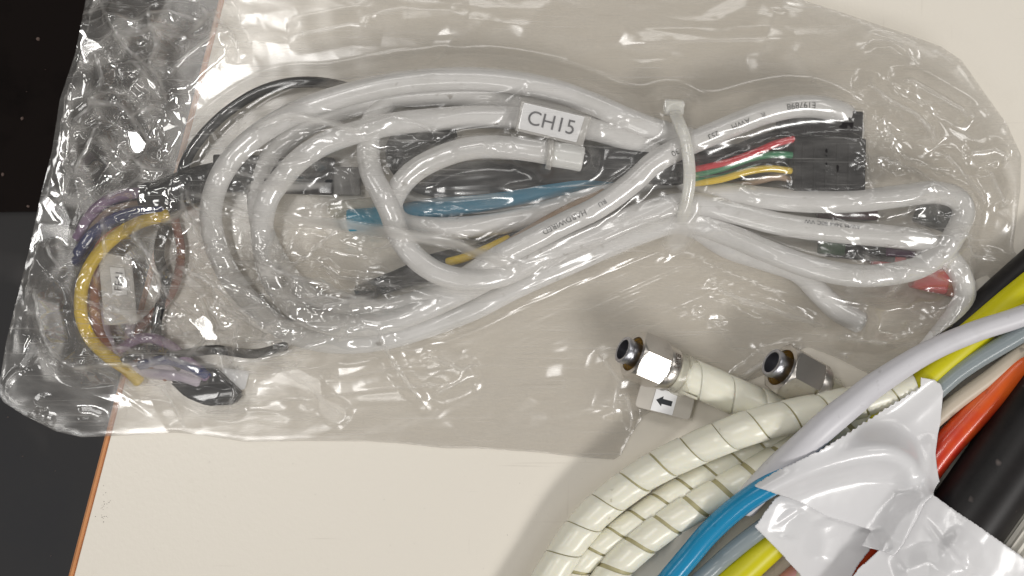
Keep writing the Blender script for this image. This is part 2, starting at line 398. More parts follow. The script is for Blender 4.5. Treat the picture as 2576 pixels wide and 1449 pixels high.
def add_translucency(m, amount, col):
    nt = m.node_tree; b = nt.nodes['Principled BSDF']; dst = b.outputs[0].links[0].to_socket
    t = nt.nodes.new('ShaderNodeBsdfTranslucent'); t.inputs[0].default_value = (*col, 1)
    mx = nt.nodes.new('ShaderNodeMixShader'); mx.inputs[0].default_value = amount
    nt.links.new(b.outputs[0], mx.inputs[1]); nt.links.new(t.outputs[0], mx.inputs[2]); nt.links.new(mx.outputs[0], dst)
add_translucency(M_tape, 0.10, (0.95, 0.95, 0.95))
def film_mat(name, haze, hz_var, rough=0.05, tint=(0.95, 0.945, 0.938), bumpy=True):
    m = bpy.data.materials.new(name); m.use_nodes = True; nt = m.node_tree; N = nt.nodes; Lk = nt.links; N.clear()
    out = N.new('ShaderNodeOutputMaterial'); tc = N.new('ShaderNodeTexCoord')
    tr = N.new('ShaderNodeBsdfTransparent'); tr.inputs[0].default_value = (*tint, 1)
    gl = N.new('ShaderNodeBsdfGlossy'); gl.inputs[0].default_value = (1, 1, 1, 1)
    lw = N.new('ShaderNodeLayerWeight'); lw.inputs[0].default_value = 0.5
    pw = N.new('ShaderNodeMath'); pw.operation = 'POWER'; pw.inputs[1].default_value = 4.0
    Lk.new(lw.outputs['Facing'], pw.inputs[0])
    ma = N.new('ShaderNodeMath'); ma.operation = 'MULTIPLY_ADD'; ma.inputs[1].default_value = 0.8; ma.inputs[2].default_value = 0.115
    Lk.new(pw.outputs[0], ma.inputs[0])
    m1 = N.new('ShaderNodeMixShader'); Lk.new(ma.outputs[0], m1.inputs[0]); Lk.new(tr.outputs[0], m1.inputs[1]); Lk.new(gl.outputs[0], m1.inputs[2])
    df = N.new('ShaderNodeBsdfDiffuse'); df.inputs[0].default_value = (0.80, 0.78, 0.75, 1)
    tl = N.new('ShaderNodeBsdfTranslucent'); tl.inputs[0].default_value = (0.80, 0.78, 0.75, 1)
    m2 = N.new('ShaderNodeMixShader'); m2.inputs[0].default_value = 0.5; Lk.new(df.outputs[0], m2.inputs[1]); Lk.new(tl.outputs[0], m2.inputs[2])
    at = N.new('ShaderNodeAttribute'); at.attribute_name = 'gloss_shade'
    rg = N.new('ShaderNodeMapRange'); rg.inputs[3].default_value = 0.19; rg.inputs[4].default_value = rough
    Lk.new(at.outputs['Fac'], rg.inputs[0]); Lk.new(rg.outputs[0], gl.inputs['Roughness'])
    # crumpled film: folded layers mirror more; darker tint also paints the shade beneath
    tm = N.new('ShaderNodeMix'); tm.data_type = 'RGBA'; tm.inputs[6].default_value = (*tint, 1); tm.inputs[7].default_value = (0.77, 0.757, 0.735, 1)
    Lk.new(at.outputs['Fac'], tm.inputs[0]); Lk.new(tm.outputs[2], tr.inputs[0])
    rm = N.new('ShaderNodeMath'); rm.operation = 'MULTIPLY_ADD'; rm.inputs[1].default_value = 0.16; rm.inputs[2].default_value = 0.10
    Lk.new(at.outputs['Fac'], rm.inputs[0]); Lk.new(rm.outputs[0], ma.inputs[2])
    af = N.new('ShaderNodeAttribute'); af.attribute_name = 'fold_glint'
    # streaky dust and scuffs in the film
    mp = N.new('ShaderNodeMapping'); mp.inputs['Scale'].default_value = (40, 150, 40); mp.inputs['Rotation'].default_value = (0, 0, 0.2)
    Lk.new(tc.outputs['Object'], mp.inputs[0])
    nz = N.new('ShaderNodeTexNoise'); nz.inputs['Scale'].default_value = 1.0; nz.inputs['Detail'].default_value = 7; nz.inputs['Roughness'].default_value = 0.7
    Lk.new(mp.outputs[0], nz.inputs[0])
    mr = N.new('ShaderNodeMapRange'); mr.inputs[1].default_value = 0.42; mr.inputs[2].default_value = 0.78; mr.inputs[3].default_value = haze; mr.inputs[4].default_value = haze + hz_var
    Lk.new(nz.outputs['Fac'], mr.inputs[0])
    last = mr.outputs[0]
    if bumpy:   # fine stretch marks and scratches whitening the film
        for sx_, sy_, rot_, amt in ((22, 900, 0.38, 0.26), (30, 1100, -0.22, 0.22), (16, 620, 0.05, 0.20), (26, 800, -0.75, 0.20)):
            mq = N.new('ShaderNodeMapping'); mq.inputs['Scale'].default_value = (sx_, sy_, 1); mq.inputs['Rotation'].default_value = (0, 0, rot_); Lk.new(tc.outputs['Object'], mq.inputs[0])
            nq = N.new('ShaderNodeTexNoise'); nq.inputs['Scale'].default_value = 1.0; nq.inputs['Detail'].default_value = 1.5; nq.inputs['Distortion'].default_value = 0.25; Lk.new(mq.outputs[0], nq.inputs[0])
            rq = N.new('ShaderNodeMapRange'); rq.inputs[1].default_value = 0.655; rq.inputs[2].default_value = 0.76; rq.inputs[4].default_value = amt; Lk.new(nq.outputs['Fac'], rq.inputs[0])
            aq = N.new('ShaderNodeMath'); aq.operation = 'ADD'; Lk.new(last, aq.inputs[0]); Lk.new(rq.outputs[0], aq.inputs[1]); last = aq.outputs[0]
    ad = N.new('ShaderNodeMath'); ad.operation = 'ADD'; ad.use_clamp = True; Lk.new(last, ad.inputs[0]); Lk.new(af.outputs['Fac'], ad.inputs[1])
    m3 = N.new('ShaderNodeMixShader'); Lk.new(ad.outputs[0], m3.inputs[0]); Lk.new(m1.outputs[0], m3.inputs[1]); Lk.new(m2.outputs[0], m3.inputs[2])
    Lk.new(m3.outputs[0], out.inputs[0])
    if bumpy:
        mp2 = N.new('ShaderNodeMapping'); mp2.inputs['Scale'].default_value = (150, 420, 150); mp2.inputs['Rotation'].default_value = (0, 0, -0.25)
        Lk.new(tc.outputs['Object'], mp2.inputs[0])
        n2 = N.new('ShaderNodeTexNoise'); n2.inputs['Scale'].default_value = 1.0; n2.inputs['Detail'].default_value = 4
        Lk.new(mp2.outputs[0], n2.inputs[0])
        bp = N.new('ShaderNodeBump'); bp.inputs['Strength'].default_value = 0.04; bp.inputs['Distance'].default_value = 0.0006
        Lk.new(n2.outputs['Fac'], bp.inputs['Height']); Lk.new(bp.outputs['Normal'], gl.inputs['Normal'])
    return m
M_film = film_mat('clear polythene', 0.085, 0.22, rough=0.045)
M_film2 = film_mat('clear polythene underside', 0.06, 0.08, bumpy=False)

# ------------------------------------------------------------------ setting: floor and table
FZ = -5140.0
fl = mk('floor', np.array([(-3, -3, FZ * S), (3, -3, FZ * S), (3, 3, FZ * S), (-3, 3, FZ * S)], float), [(0, 1, 2, 3)], M_floor, smooth=False)
tag(fl, kind='structure')
y_m = (VC - 560) * (H - FZ) / H * S
fm = mk('floor_mat', np.array([(-2.5, y_m - 0.02, FZ * S + .004), (2.5, y_m + 0.05, FZ * S + .004), (2.5, 2.5, FZ * S + .004), (-2.5, 2.5, FZ * S + .004)], float), [(0, 1, 2, 3)], M_mat, smooth=False)
tag(fm, kind='structure')
rnd = random.Random(5)
Vs, Fs = [], []
for k in range(14):
    u = rnd.uniform(5, 190) if k > 3 else (100, 12, 75, 60)[k]; v = rnd.uniform(0, 1400) if k > 3 else (100, 440, 520, 300)[k]
    kk = (H - FZ) / H; c = Vector(((u - UC) * kk * S, (VC - v) * kk * S, FZ * S + 0.0075)); r_ = rnd.uniform(.8, 2.0) * S * 2 if k > 3 else 6 * S * 2
    b0 = len(Vs)
    for j in range(6):
        a = j * math.pi / 3; Vs.append(c + Vector((math.cos(a), math.sin(a), 0)) * r_ * rnd.uniform(.6, 1.2) - Vector((0, 0, 0.0034)))
    Vs.append(c + Vector((0, 0, r_ * .4)))
    for j in range(6): Fs.append((b0 + j, b0 + (j + 1) % 6, b0 + 6))
tag(mk('floor_grit', Vs, Fs, M_speck), kind='stuff')

def edge_u(v, off=0.0): return 565 - (378 / 1449.0) * v + off
tb = thing('table', wm(1300, 700, -180), 'table with a cream laminate top and an orange brown wood edge under the bag', 'table')
BW = 16.0
def slab(name, poly, z0, z1, m, parent, bev):
    bm = bmesh.new(); vs = [bm.verts.new((x, y, z1)) for x, y in poly]; f = bm.faces.new(vs); f.normal_update()
    if f.normal.z < 0: f.normal_flip()
    ext = bmesh.ops.extrude_face_region(bm, geom=[f])
    for q in ext['geom']:
        if isinstance(q, bmesh.types.BMVert): q.co.z = z0
    bmesh.ops.recalc_face_normals(bm, faces=bm.faces)
    if bev: bmesh.ops.bevel(bm, geom=list(bm.edges), offset=bev, segments=3, affect='EDGES')
    bm.verts.index_update(); V = [q.co * S for q in bm.verts]; F = [tuple(x.index for x in f.verts) for f in bm.faces]; bm.free()
    return mk(name, V, F, m, parent, sharp=40)
xy = lambda u, v: (u - UC, VC - v)
slab('tabletop', [xy(edge_u(-2200), -2200), xy(edge_u(3400), 3400), xy(6500, 3400), xy(6500, -2200)], -180, 0, M_top, tb, 1.0)
slab('edge_band', [xy(edge_u(-2200, -BW), -2200), xy(edge_u(3400, -BW), 3400), xy(edge_u(3400, -0.3), 3400), xy(edge_u(-2200, -0.3), -2200)], -178, -0.5, M_band, tb, 5.0)
# dirt crumbs on the table
Vs, Fs = [], []
for k in range(60):
    if k < 26: u, v, r_ = rnd.gauss(262, 6), rnd.gauss(1275, 22), rnd.uniform(.5, 1.3); u = max(u, edge_u(v) + 4)
    else: u, v, r_ = rnd.uniform(280, 1500), rnd.uniform(1150, 1449), rnd.uniform(.3, 0.9)
    c = wm(u, v, 0.1); b0 = len(Vs)
    for j in range(6):
        a = j * math.pi / 3; Vs.append(c + Vector((math.cos(a), math.sin(a), 0)) * r_ * rnd.uniform(.6, 1.3) * S)
    Vs.append(c + Vector((0, 0, r_ * .6 * S)))
    for j in range(6): Fs.append((b0 + j, b0 + (j + 1) % 6, b0 + 6))
tag(mk('table_dirt', Vs, Fs, mat('dark dirt', (0.10, 0.085, 0.07), 0.8)), kind='stuff')

# ------------------------------------------------------------------ inside the bag: white cables
CR = 28.0
GRP = 'white cables coiled in the bag'
k1 = [(2270, 1000, 26), (2300, 930, 28), (2352, 862, 32), (2400, 800, 40), (2426, 745, 46), (2415, 690, 52), (2375, 640, 58), (2319, 608, 66), (2250, 596, 72), (2100, 582, 76), (1960, 563, 78), (1850, 535, 80), (1740, 512, 78),
      (1620, 535, 72), (1500, 588, 64), (1340, 652, 62), (1250, 690, 62), (1169, 732, 60), (1068, 778, 58), (968, 812, 54), (867, 817, 52), (780, 798, 52), (720, 755, 54), (680, 690, 58), (662, 620, 64), (660, 554, 70), (675, 498, 76), (705, 455, 80), (750, 405, 84), (815, 362, 86), (900, 332, 86), (990, 312, 84), (1100, 300, 82), (1220, 294, 82), (1340, 300, 82), (1460, 318, 80), (1560, 345, 76), (1640, 380, 62),
      (1700, 430, 44), (1760, 478, 50), (1850, 490, 72), (2000, 505, 84), (2150, 506, 88), (2270, 492, 86), (2350, 484, 78), (2405, 498, 68), (2424, 535, 64), (2402, 590, 68), (2365, 640, 78), (2290, 680, 86), (2170, 694, 88), (2050, 675, 84), (1930, 632, 78), (1830, 590, 70), (1720, 558, 64),
      (1600, 590, 44), (1450, 655, 36), (1300, 722, 32), (1190, 778, 30), (1068, 824, 30), (968, 852, 30), (867, 862, 30), (770, 850, 30), (690, 812, 32), (620, 750, 38), (570, 680, 46), (540, 610, 54), (530, 545, 62), (540, 480, 70), (570, 418, 76), (620, 362, 82), (690, 312, 86), (780, 268, 90), (880, 236, 92), (980, 213, 94), (1080, 201, 94), (1190, 198, 94), (1300, 208, 94), (1400, 229, 94), (1490, 261, 92), (1570, 296, 88), (1650, 327, 78), (1740, 352, 58), (1800, 372, 40)]
t1 = thing('white_cable', wm(1250, 520, 0), 'long white cable coiled twice in the largest outer loops through the nylon tie', 'cable', GRP)
o, p1 = tube('cable_jacket', k1, CR, M_white, t1, BAGMAP)
k2 = [(2080, 400, 14), (2120, 372, 18), (2146, 332, 30), (2128, 292, 58), (2072, 271, 84), (2002, 268, 96), (1930, 283, 104), (1868, 305, 108), (1790, 338, 108), (1700, 378, 104), (1640, 414, 98), (1580, 468, 94), (1503, 522, 92), (1420, 562, 92), (1336, 605, 92), (1252, 648, 88), (1195, 685, 78), (1110, 735, 58), (1010, 770, 36), (900, 782, 28), (800, 760, 26), (720, 690, 26), (668, 600, 28), (650, 510, 30), (660, 440, 34), (705, 365, 40), (780, 312, 46), (870, 272, 48), (970, 248, 48), (1100, 238, 48), (1210, 243, 48), (1310, 260, 48), (1420, 290, 46), (1530, 335, 42), (1640, 388, 36), (1730, 430, 32)]
t2 = thing('white_cable', wm(1600, 500, 0), 'white cable printed with HARDWIRED on its slanting run and AWM right of the tie', 'cable', GRP)
o, p2 = tube('cable_jacket', k2, CR, M_white, t2, BAGMAP)
def s_near(path, u, v):
    k = np.array([wpx(u, v, z)[:2] for z in (80,)])[0]; d = np.hypot(path.c[:, 0] - k[0], path.c[:, 1] - k[1]); return path.s[d.argmin()]
wrap_text('HARDWIRED', 19, p2, s_near(p2, 1462, 520), 1, CR, M_print, t2, off=-0.1, sx=1.05)
wrap_text('RU', 17, p2, s_near(p2, 1512, 496), 1, CR, M_ink2, t2, off=-0.1)
wrap_text('E197898', 21, p2, s_near(p2, 2040, 262), 1, CR, M_print, t2, off=0.05)
wrap_text('R', 19, p2, s_near(p2, 1912, 290), 1, CR, M_print, t2, off=0.2)
wrap_text('AWM', 19, p2, s_near(p2, 1872, 303), 1, CR, M_print, t2, off=0.2)
wrap_text('253', 19, p2, s_near(p2, 1795, 335), 1, CR, M_print, t2, off=0.2)
wrap_text('30', 19, p2, s_near(p2, 1704, 376), 1, CR, M_print, t2, off=0.2)
wrap_text('AWM 2464 80C VW', 16, p1, s_near(p1, 2160, 583), 1, CR, M_ink2, t1, off=-0.55)
k3 = [(1395, 388, 122), (1330, 377, 120), (1260, 370, 114), (1190, 372, 106), (1120, 390, 100), (1050, 425, 96), (1005, 470, 84), (985, 520, 62), (1010, 560, 50), (1080, 574, 46), (1180, 572, 46), (1290, 556, 46), (1400, 525, 42), (1520, 482, 38), (1640, 450, 34), (1760, 440, 30)]
t3 = thing('white_cable', wm(1250, 450, 0), 'short white cable of the innermost loop ending in a white ferrule', 'cable', GRP)
tube('cable_jacket', k3, CR, M_white, t3, BAGMAP)
tube('ferrule', [(1388, 387, 122), (1425, 393, 124), (1463, 400, 124)], 31, M_ferr, t3, BAGMAP, capround=0.12)
k4 = [(1060, 225, 40), (1000, 238, 44), (955, 275, 52), (930, 325, 56), (926, 385, 72), (936, 440, 92), (962, 490, 108), (985, 540, 114), (1005, 595, 114), (1045, 648, 112), (1105, 688, 108), (1185, 704, 100), (1270, 690, 84), (1380, 640, 50), (1520, 586, 40), (1640, 555, 36), (1740, 568, 36), (1830, 622, 40), (1930, 655, 46), (2010, 685, 46), (2065, 740, 38), (2110, 782, 30), (2165, 812, 27)]
t4 = thing('white_cable', wm(1250, 600, 0), 'white cable of the inner loop whose cut end lies bare below the right-hand coil', 'cable', GRP)
tube('cable_jacket', k4, CR, M_white, t4, BAGMAP, capround=0.2)

# cable tie around the waist
ct = thing('cable_tie', wm(1715, 420, 0), 'translucent white nylon cable tie cinching the waist of the cable coil', 'cable tie')
def strap(name, pts, wd, th, m, parent, hm=None):
    p = Path(pts, 6); side = np.cross(np.array([0, 0, 1.0])[None], p.t); side /= np.linalg.norm(side, axis=1)[:, None]; up = np.cross(p.t, side)
    prof = [(-.5, 0), (-.5, .6), (-.42, 1), (.42, 1), (.5, .6), (.5, 0)]
    V = np.concatenate([(p.c + side * a * wd + up * b * th)[:, None] for a, b in prof], 1); n, k = V.shape[:2]
    F = [(i * k + j, i * k + (j + 1) % k, (i + 1) * k + (j + 1) % k, (i + 1) * k + j) for i in range(n - 1) for j in range(k)]
    F += [tuple(range(k))[::-1], tuple(range((n - 1) * k, n * k))]
    if hm is not None: stamp(hm, p.c, np.full(n, wd / 2))
    o = mk(name, V.reshape(-1, 3) * S, F, m, parent, sharp=40)
    bm = bmesh.new(); bm.from_mesh(o.data); bmesh.ops.recalc_face_normals(bm, faces=bm.faces); bm.to_mesh(o.data); bm.free()
    return o
strap('strap', [(1690, 262, 60), (1704, 300, 112), (1722, 345, 134), (1732, 400, 138), (1734, 455, 130), (1728, 500, 114), (1718, 545, 92), (1712, 580, 50)], 29, 6, M_tie, ct, BAGMAP)
box('head', 1695, 272, 62, 48, 38, 34, 3, M_tie, ct, 8, hm=BAGMAP)

# flag marker CH15
mk5 = thing('cable_marker', wm(1390, 320, 100), 'clear flag marker reading CH15 in grey letters on white paper', 'label')
plate('marker_plate', [(1311, 252), (1488, 294), (1466, 368), (1296, 328)], 140, 7, M_clearp, mk5)
plate('label_paper', [(1319, 258), (1471, 294), (1450, 358), (1303, 323)], 143, 1.5, M_paper, mk5, 0)
flat_text('CH15', 50, 1387, 308, 144.0, 13.5, M_ink2, mk5, sx=0.98)
strap('strap', [(1384, 345, 100), (1386, 358, 146), (1386, 385, 155), (1382, 410, 146), (1378, 424, 110)], 15, 2.5, M_clearp, mk5, BAGMAP)
stamp_poly(BAGMAP, [(1311, 252), (1488, 294), (1466, 368), (1296, 328)], 144)

# black sleeve and plug with coloured wires, right of the tie
hs = thing('wire_harness', wm(1850, 410, 0), 'black sleeved harness with red, green and yellow wires entering a black plug', 'wire harness')
tube('sleeve', [(1130, 318, 30), (1060, 330, 30), (1015, 385, 30), (1060, 440, 34), (1160, 452, 36), (1280, 440, 44), (1380, 424, 50), (1470, 414, 56), (1580, 414, 56), (1680, 420, 54), (1780, 416, 50), (1880, 405, 44), (1960, 395, 44)], 46, M_blacksl, hs, BAGMAP)
pl = box('plug_body', 2078, 418, 20, 178, 132, 80, 1, M_black, hs, 6, hm=BAGMAP)
box('plug_block', 2060, 318, 24, 205, 78, 60, 3, M_black, hs, 6, hm=BAGMAP)
for k in range(5): box('rib', 2020 + k * 29, 418, 98, 6, 112, 5, 1, M_black, hs, 2)
box('plug_latch', 2085, 318, 82, 120, 26, 8, 3, M_black, hs, 3)
for k in range(4): box('rib', 1985 + k * 50, 318, 82, 5, 60, 4, 3, M_black, hs, 1.5)
for (nm, ps, m_) in (('red_wire', [(1745, 428, 98), (1830, 408, 106), (1900, 383, 108), (1950, 362, 106), (1996, 350, 92)], M_red),
                     ('green_wire', [(1735, 442, 96), (1810, 425, 100), (1890, 398, 102), (1950, 388, 100), (2000, 391, 86)], M_green),
                     ('green_wire', [(1735, 452, 92), (1780, 452, 90), (1840, 440, 88), (1900, 420, 80)], M_green),
                     ('yellow_wire', [(1740, 462, 90), (1810, 452, 98), (1880, 432, 104), (1935, 424, 104), (1990, 430, 88)], M_yel),
                     ('black_wire', [(1740, 400, 92), (1830, 380, 90), (1900, 352, 88), (1970, 330, 70)], M_black)):
    tube(nm, ps, 8.5, m_, hs, BAGMAP, seg=12, step=6)
tube('clear_wire', [(1800, 470, 60), (1880, 462, 70), (1950, 445, 80), (1992, 452, 70)], 9, M_tan, hs, None, seg=12)

# blue cable and black plug in the middle and left
bc = thing('blue_cable', wm(1200, 510, 0), 'dark teal blue cable crossing the inner loops and ending left of the white loop', 'cable')
tube('cable_jacket', [(882, 553, 36), (960, 548, 34), (1060, 530, 30), (1180, 512, 34), (1300, 490, 40), (1400, 468, 46), (1480, 448, 50), (1600, 430, 40)], 27, M_teal, bc, BAGMAP, capround=0.15)
tube('lit_cable_tip', [(878, 554, 36), (920, 551, 35), (968, 546, 34)], 28.5, mat('teal jacket painted lit', (0.015, 0.25, 0.38), 0.4), bc, BAGMAP, capround=0.15)  # same jacket in a lighter blue: the unshaded end's light put into colour
tube('clear_sleeve', [(835, 528, 26), (900, 520, 26), (1000, 508, 26)], 20, M_clears, bc, BAGMAP)
lh = thing('wire_harness', wm(500, 480, 0), 'black plug with taped neck fanning out in violet, navy, orange and yellow wires', 'wire harness')
box('plug_body', 690, 440, 8, 300, 92, 46, 1.5, M_black, lh, 7, hm=BAGMAP)
box('plug_tongue', 872, 456, 10, 72, 70, 30, 1, M_grey, lh, 5, hm=BAGMAP)
box('plug_rail', 690, 452, 53, 290, 9, 5, 1.5, M_blacksl, lh, 2)
tube('neck_tape', [(370, 505, 40), (420, 492, 44), (480, 468, 42), (545, 452, 36)], 44, M_blacksl, lh, BAGMAP)
tube('thin_black_wire', [(450, 470, 50), (470, 400, 52), (515, 335, 50), (580, 275, 48), (660, 228, 46), (750, 207, 46), (850, 215, 40), (950, 250, 30)], 14, M_blacksl, lh, BAGMAP, seg=12)
for (nm, ps, r_, m_) in (('violet_wire', [(400, 488, 62), (330, 487, 60), (270, 505, 56), (225, 545, 50), (195, 600, 40)], 14, M_violet),
                         ('tan_wire', [(400, 512, 60), (330, 515, 56), (270, 535, 50), (225, 575, 40)], 9, M_tan),
                         ('navy_wire', [(410, 527, 64), (340, 537, 64), (280, 558, 60), (230, 595, 54), (198, 640, 44)], 17, M_navy),
                         ('navy_wire', [(400, 520, 44), (300, 555, 40), (235, 620, 36), (190, 660, 30)], 14, M_navy),
                         ('orange_wire', [(400, 545, 50), (320, 565, 50), (265, 600, 48), (240, 650, 44), (232, 720, 40), (230, 780, 34)], 12, M_orange),
                         ('yellow_wire', [(420, 540, 66), (350, 560, 72), (285, 600, 74), (235, 655, 74), (207, 720, 72), (204, 790, 66), (226, 850, 58), (270, 895, 48), (320, 930, 38), (350, 960, 30)], 16, M_yel),
                         ('brown_wire', [(250, 650, 40), (240, 700, 44), (238, 760, 44), (248, 830, 40), (290, 900, 30)], 15, M_brown),
                         ('lilac_wire', [(270, 760, 30), (262, 830, 30), (300, 900, 30), (370, 935, 30), (450, 945, 34), (500, 960, 34)], 15, M_lilac),
                         ('lilac_wire', [(330, 800, 30), (330, 860, 28), (380, 915, 26), (440, 925, 30), (500, 945, 32)], 13, M_lilac),
                         ('black_wire', [(415, 560, 30), (400, 640, 26), (418, 720, 26), (395, 800, 28), (400, 870, 30), (455, 930, 32)], 13, M_blacksl),
                         ('brown_wire', [(440, 550, 26), (455, 640, 24), (430, 740, 24), (350, 830, 26), (340, 900, 28), (420, 950, 32)], 11, M_brown),
                         ('violet_wire', [(300, 880, 40), (360, 850, 44), (420, 865, 44), (470, 905, 40), (520, 950, 34)], 13, M_violet),
                         ('black_wire', [(310, 905, 46), (370, 880, 50), (450, 890, 46), (540, 880, 36), (640, 890, 26), (720, 870, 22)], 12, M_blacksl),
                         ('navy_wire', [(350, 920, 46), (410, 905, 50), (470, 920, 46), (520, 945, 38)], 12, M_navy),
                         ('navy_wire', [(420, 900, 34), (460, 905, 34), (510, 930, 34), (540, 950, 30)], 9, M_navy)):
    tube(nm, ps, r_, m_, lh, BAGMAP, seg=14)
fm2 = thing('cable_marker', wm(285, 720, 60), 'small marker beside the yellow wire with FE41 turned sideways on white paper', 'label')
plate('marker_plate', [(246, 634), (330, 648), (345, 815), (262, 818)], 66, 6, M_clearp, fm2)
plate('label_paper', [(276, 672), (312, 675), (320, 742), (284, 742)], 69, 1.5, M_paper, fm2, 0)
flat_text('FE41', 26, 298, 708, 70.2, -86, M_ink2, fm2, sx=1.0)
stamp_poly(BAGMAP, [(246, 634), (330, 648), (345, 815), (262, 818)], 70)
bp_ = thing('plug', wm(520, 970, 0), 'charcoal wedge-shaped plug at the lower left with a scrap of white paper', 'plug')
plate('plug_body', [(425, 962), (485, 915), (535, 922), (585, 968), (610, 992), (588, 1018), (520, 1022), (465, 1000)], 40, 36, M_blacksl, bp_, 6)
plate('paper_scrap', [(560, 925), (628, 934), (616, 978), (596, 984), (550, 950)], 9, 2, M_paper, bp_, 0)
stamp_poly(BAGMAP, [(425, 962), (485, 915), (535, 922), (585, 968), (610, 992), (588, 1018), (520, 1022), (465, 1000)], 41)

# thin wires low in the middle
lw = thing('thin_cable', wm(1150, 650, 0), 'thin black cable with yellow tip and tan wire low below the inner loop', 'cable')
tube('black_wire', [(900, 735, 22), (1000, 695, 24), (1090, 655, 28), (1200, 630, 32), (1300, 590, 34), (1420, 545, 30)], 17, M_blacksl, lw, BAGMAP, seg=12)
tube('black_wire', [(860, 770, 20), (960, 728, 20), (1060, 700, 22), (1150, 690, 24)], 14, M_blacksl, lw, BAGMAP, seg=12)
tube('yellow_wire', [(1125, 660, 52), (1170, 648, 54), (1220, 628, 54), (1280, 600, 46)], 11, M_yel, lw, BAGMAP, seg=12)
tube('tan_wire', [(1240, 640, 74), (1300, 600, 78), (1380, 552, 76), (1450, 515, 72), (1520, 485, 66)], 12, M_tan, lw, BAGMAP, seg=12)

# red-booted plugs and green board at the right end
rp = thing('plug', wm(2340, 705, 0), 'dull red plug in the bag corner below the right-hand loop', 'plug', 'red plugs in the bag')
box('plug_body', 2338, 702, 12, 92, 62, 44, 12, M_redboot, rp, 12, hm=BAGMAP)
box('plug_collar', 2392, 722, 16, 26, 48, 34, 12, M_brown, rp, 5)
rp2 = thing('plug', wm(2240, 655, 0), 'red plug with a purple cap seen between the two right-hand white cables', 'plug', 'red plugs in the bag')
box('plug_body', 2236, 662, 14, 84, 40, 34, -6, M_redboot, rp2, 9, hm=BAGMAP)
box('cap', 2262, 634, 20, 74, 26, 34, 4, mat('purple cap', (0.10, 0.03, 0.09), 0.4), rp2, 6, hm=BAGMAP)
gp = thing('plug', wm(2120, 620, 0), 'dark green and black plug lying under the middle right-hand cable', 'plug')
box('plug_body', 2165, 622, 8, 170, 64, 42, 6, M_black, gp, 6, hm=BAGMAP)
box('green_insert', 2092, 618, 12, 62, 46, 42, 6, mat('dark green plastic', (0.03, 0.075, 0.03), 0.5), gp, 5)
box('plug_body', 2130, 535, 12, 150, 34, 30, 2, mat('dark maroon plastic', (0.09, 0.02, 0.03), 0.45), gp, 5)
box('grey_shell', 2360, 545, 10, 110, 62, 44, 20, mat('dark grey plastic', (0.055, 0.058, 0.055), 0.5), gp, 8, hm=BAGMAP)

# ------------------------------------------------------------------ bundle at the lower right
def spiral(path, r, pitch, gap, m, parent, seed, s0=0.0, s1=None):
    rn = random.Random(seed); L = (s1 or path.L) - s0; wd = pitch - gap
    per = 26; turns = L / pitch; nst = int(turns * per)
    th = np.linspace(0, turns * 2 * math.pi, nst) + rn.uniform(0, 6)
    jit = np.interp(np.arange(nst), np.arange(0, nst + per, per // 2), [rn.uniform(-1.0, 1.0) for _ in range(len(np.arange(0, nst + per, per // 2)))])
    gj = np.interp(np.arange(nst), np.arange(0, nst + per, per), [rn.uniform(-3.0, 4.0) for _ in range(len(np.arange(0, nst + per, per)))])
    sc = s0 + np.linspace(0, L, nst)
    prof = [(-.5, -5), (-.5, -.8), (-.485, 0), (-.2, .25), (.2, .25), (.485, 0), (.5, -.8), (.5, -5)]
    rows = []
    for a, dr in prof:
        s = np.clip(sc + a * (wd + gj), 0, path.L); C, T, N, B = path.at(s)
        # a coil lies a touch conical: leading rim tucked
        R = r + dr + jit + a * 1.2
        rows.append(C + R[:, None] * (np.cos(th)[:, None] * N + np.sin(th)[:, None] * B))
    V = np.stack(rows, 1); n, k = V.shape[:2]
    F = [(i * k + j, i * k + j + 1, (i + 1) * k + j + 1, (i + 1) * k + j) for i in range(n - 1) for j in range(k - 1)]
    o = mk('spiral_wrap', V.reshape(-1, 3) * S, F, m, parent, sharp=45)
    bm = bmesh.new(); bm.from_mesh(o.data); bmesh.ops.recalc_face_normals(bm, faces=bm.faces); bm.to_mesh(o.data); bm.free()
    return o
def run_on(pts, ext=560):
    """carry a cable on straight beyond the picture where it leaves it"""
    pts = [tuple(p) for p in pts]
    def beyond(a, b):
        d = math.hypot(a[0] - b[0], a[1] - b[1]); k = ext / d
        return (a[0] + (a[0] - b[0]) * k, a[1] + (a[1] - b[1]) * k) + tuple(a[2:])
    out = lambda p: not (0 <= p[0] <= 2576 and 0 <= p[1] <= 1449)
    if out(pts[0]): pts = [beyond(pts[0], pts[1])] + pts
    if out(pts[-1]): pts = pts + [beyond(pts[-1], pts[-2])]
    return pts
def wrapped_hose(pts, r, label, seed, pitch=84, gap=6.0, hm=BUNMAP, first=0.0):
    t = thing('wrapped_hose', wm(pts[len(pts) // 2][0], pts[len(pts) // 2][1], 0), label, 'hose', 'hoses in ivory spiral wrap')
    pts = run_on(pts)
    o, p = tube('hose', pts, r - 4.5, M_hosein, t, hm, seg=20)
    spiral(p, r, pitch, gap, M_wrap, t, seed, s0=first)
    return t, p
hA, pA = wrapped_hose([(1345, 1510, 44), (1390, 1439, 44), (1433, 1369, 46), (1487, 1302, 50), (1547, 1249, 56), (1621, 1195, 66), (1701, 1152, 80), (1788, 1112, 102), (1882, 1076, 126), (1983, 1048, 132), (2083, 1028, 120), (2180, 1005, 104), (2290, 965, 90)], 42,
    'upper ivory spiral-wrapped hose arching over the others from the bottom edge', 3)
hC, pC = wrapped_hose([(1480, 1530, 42), (1540, 1440, 42), (1581, 1393, 44), (1658, 1329, 46), (1731, 1282, 50), (1825, 1230, 56), (1899, 1190, 64), (1983, 1145, 72), (2080, 1095, 74), (2200, 1030, 70)], 42,
    'lower ivory spiral-wrapped hose next to the blue tube with wide gaps', 9, gap=11)
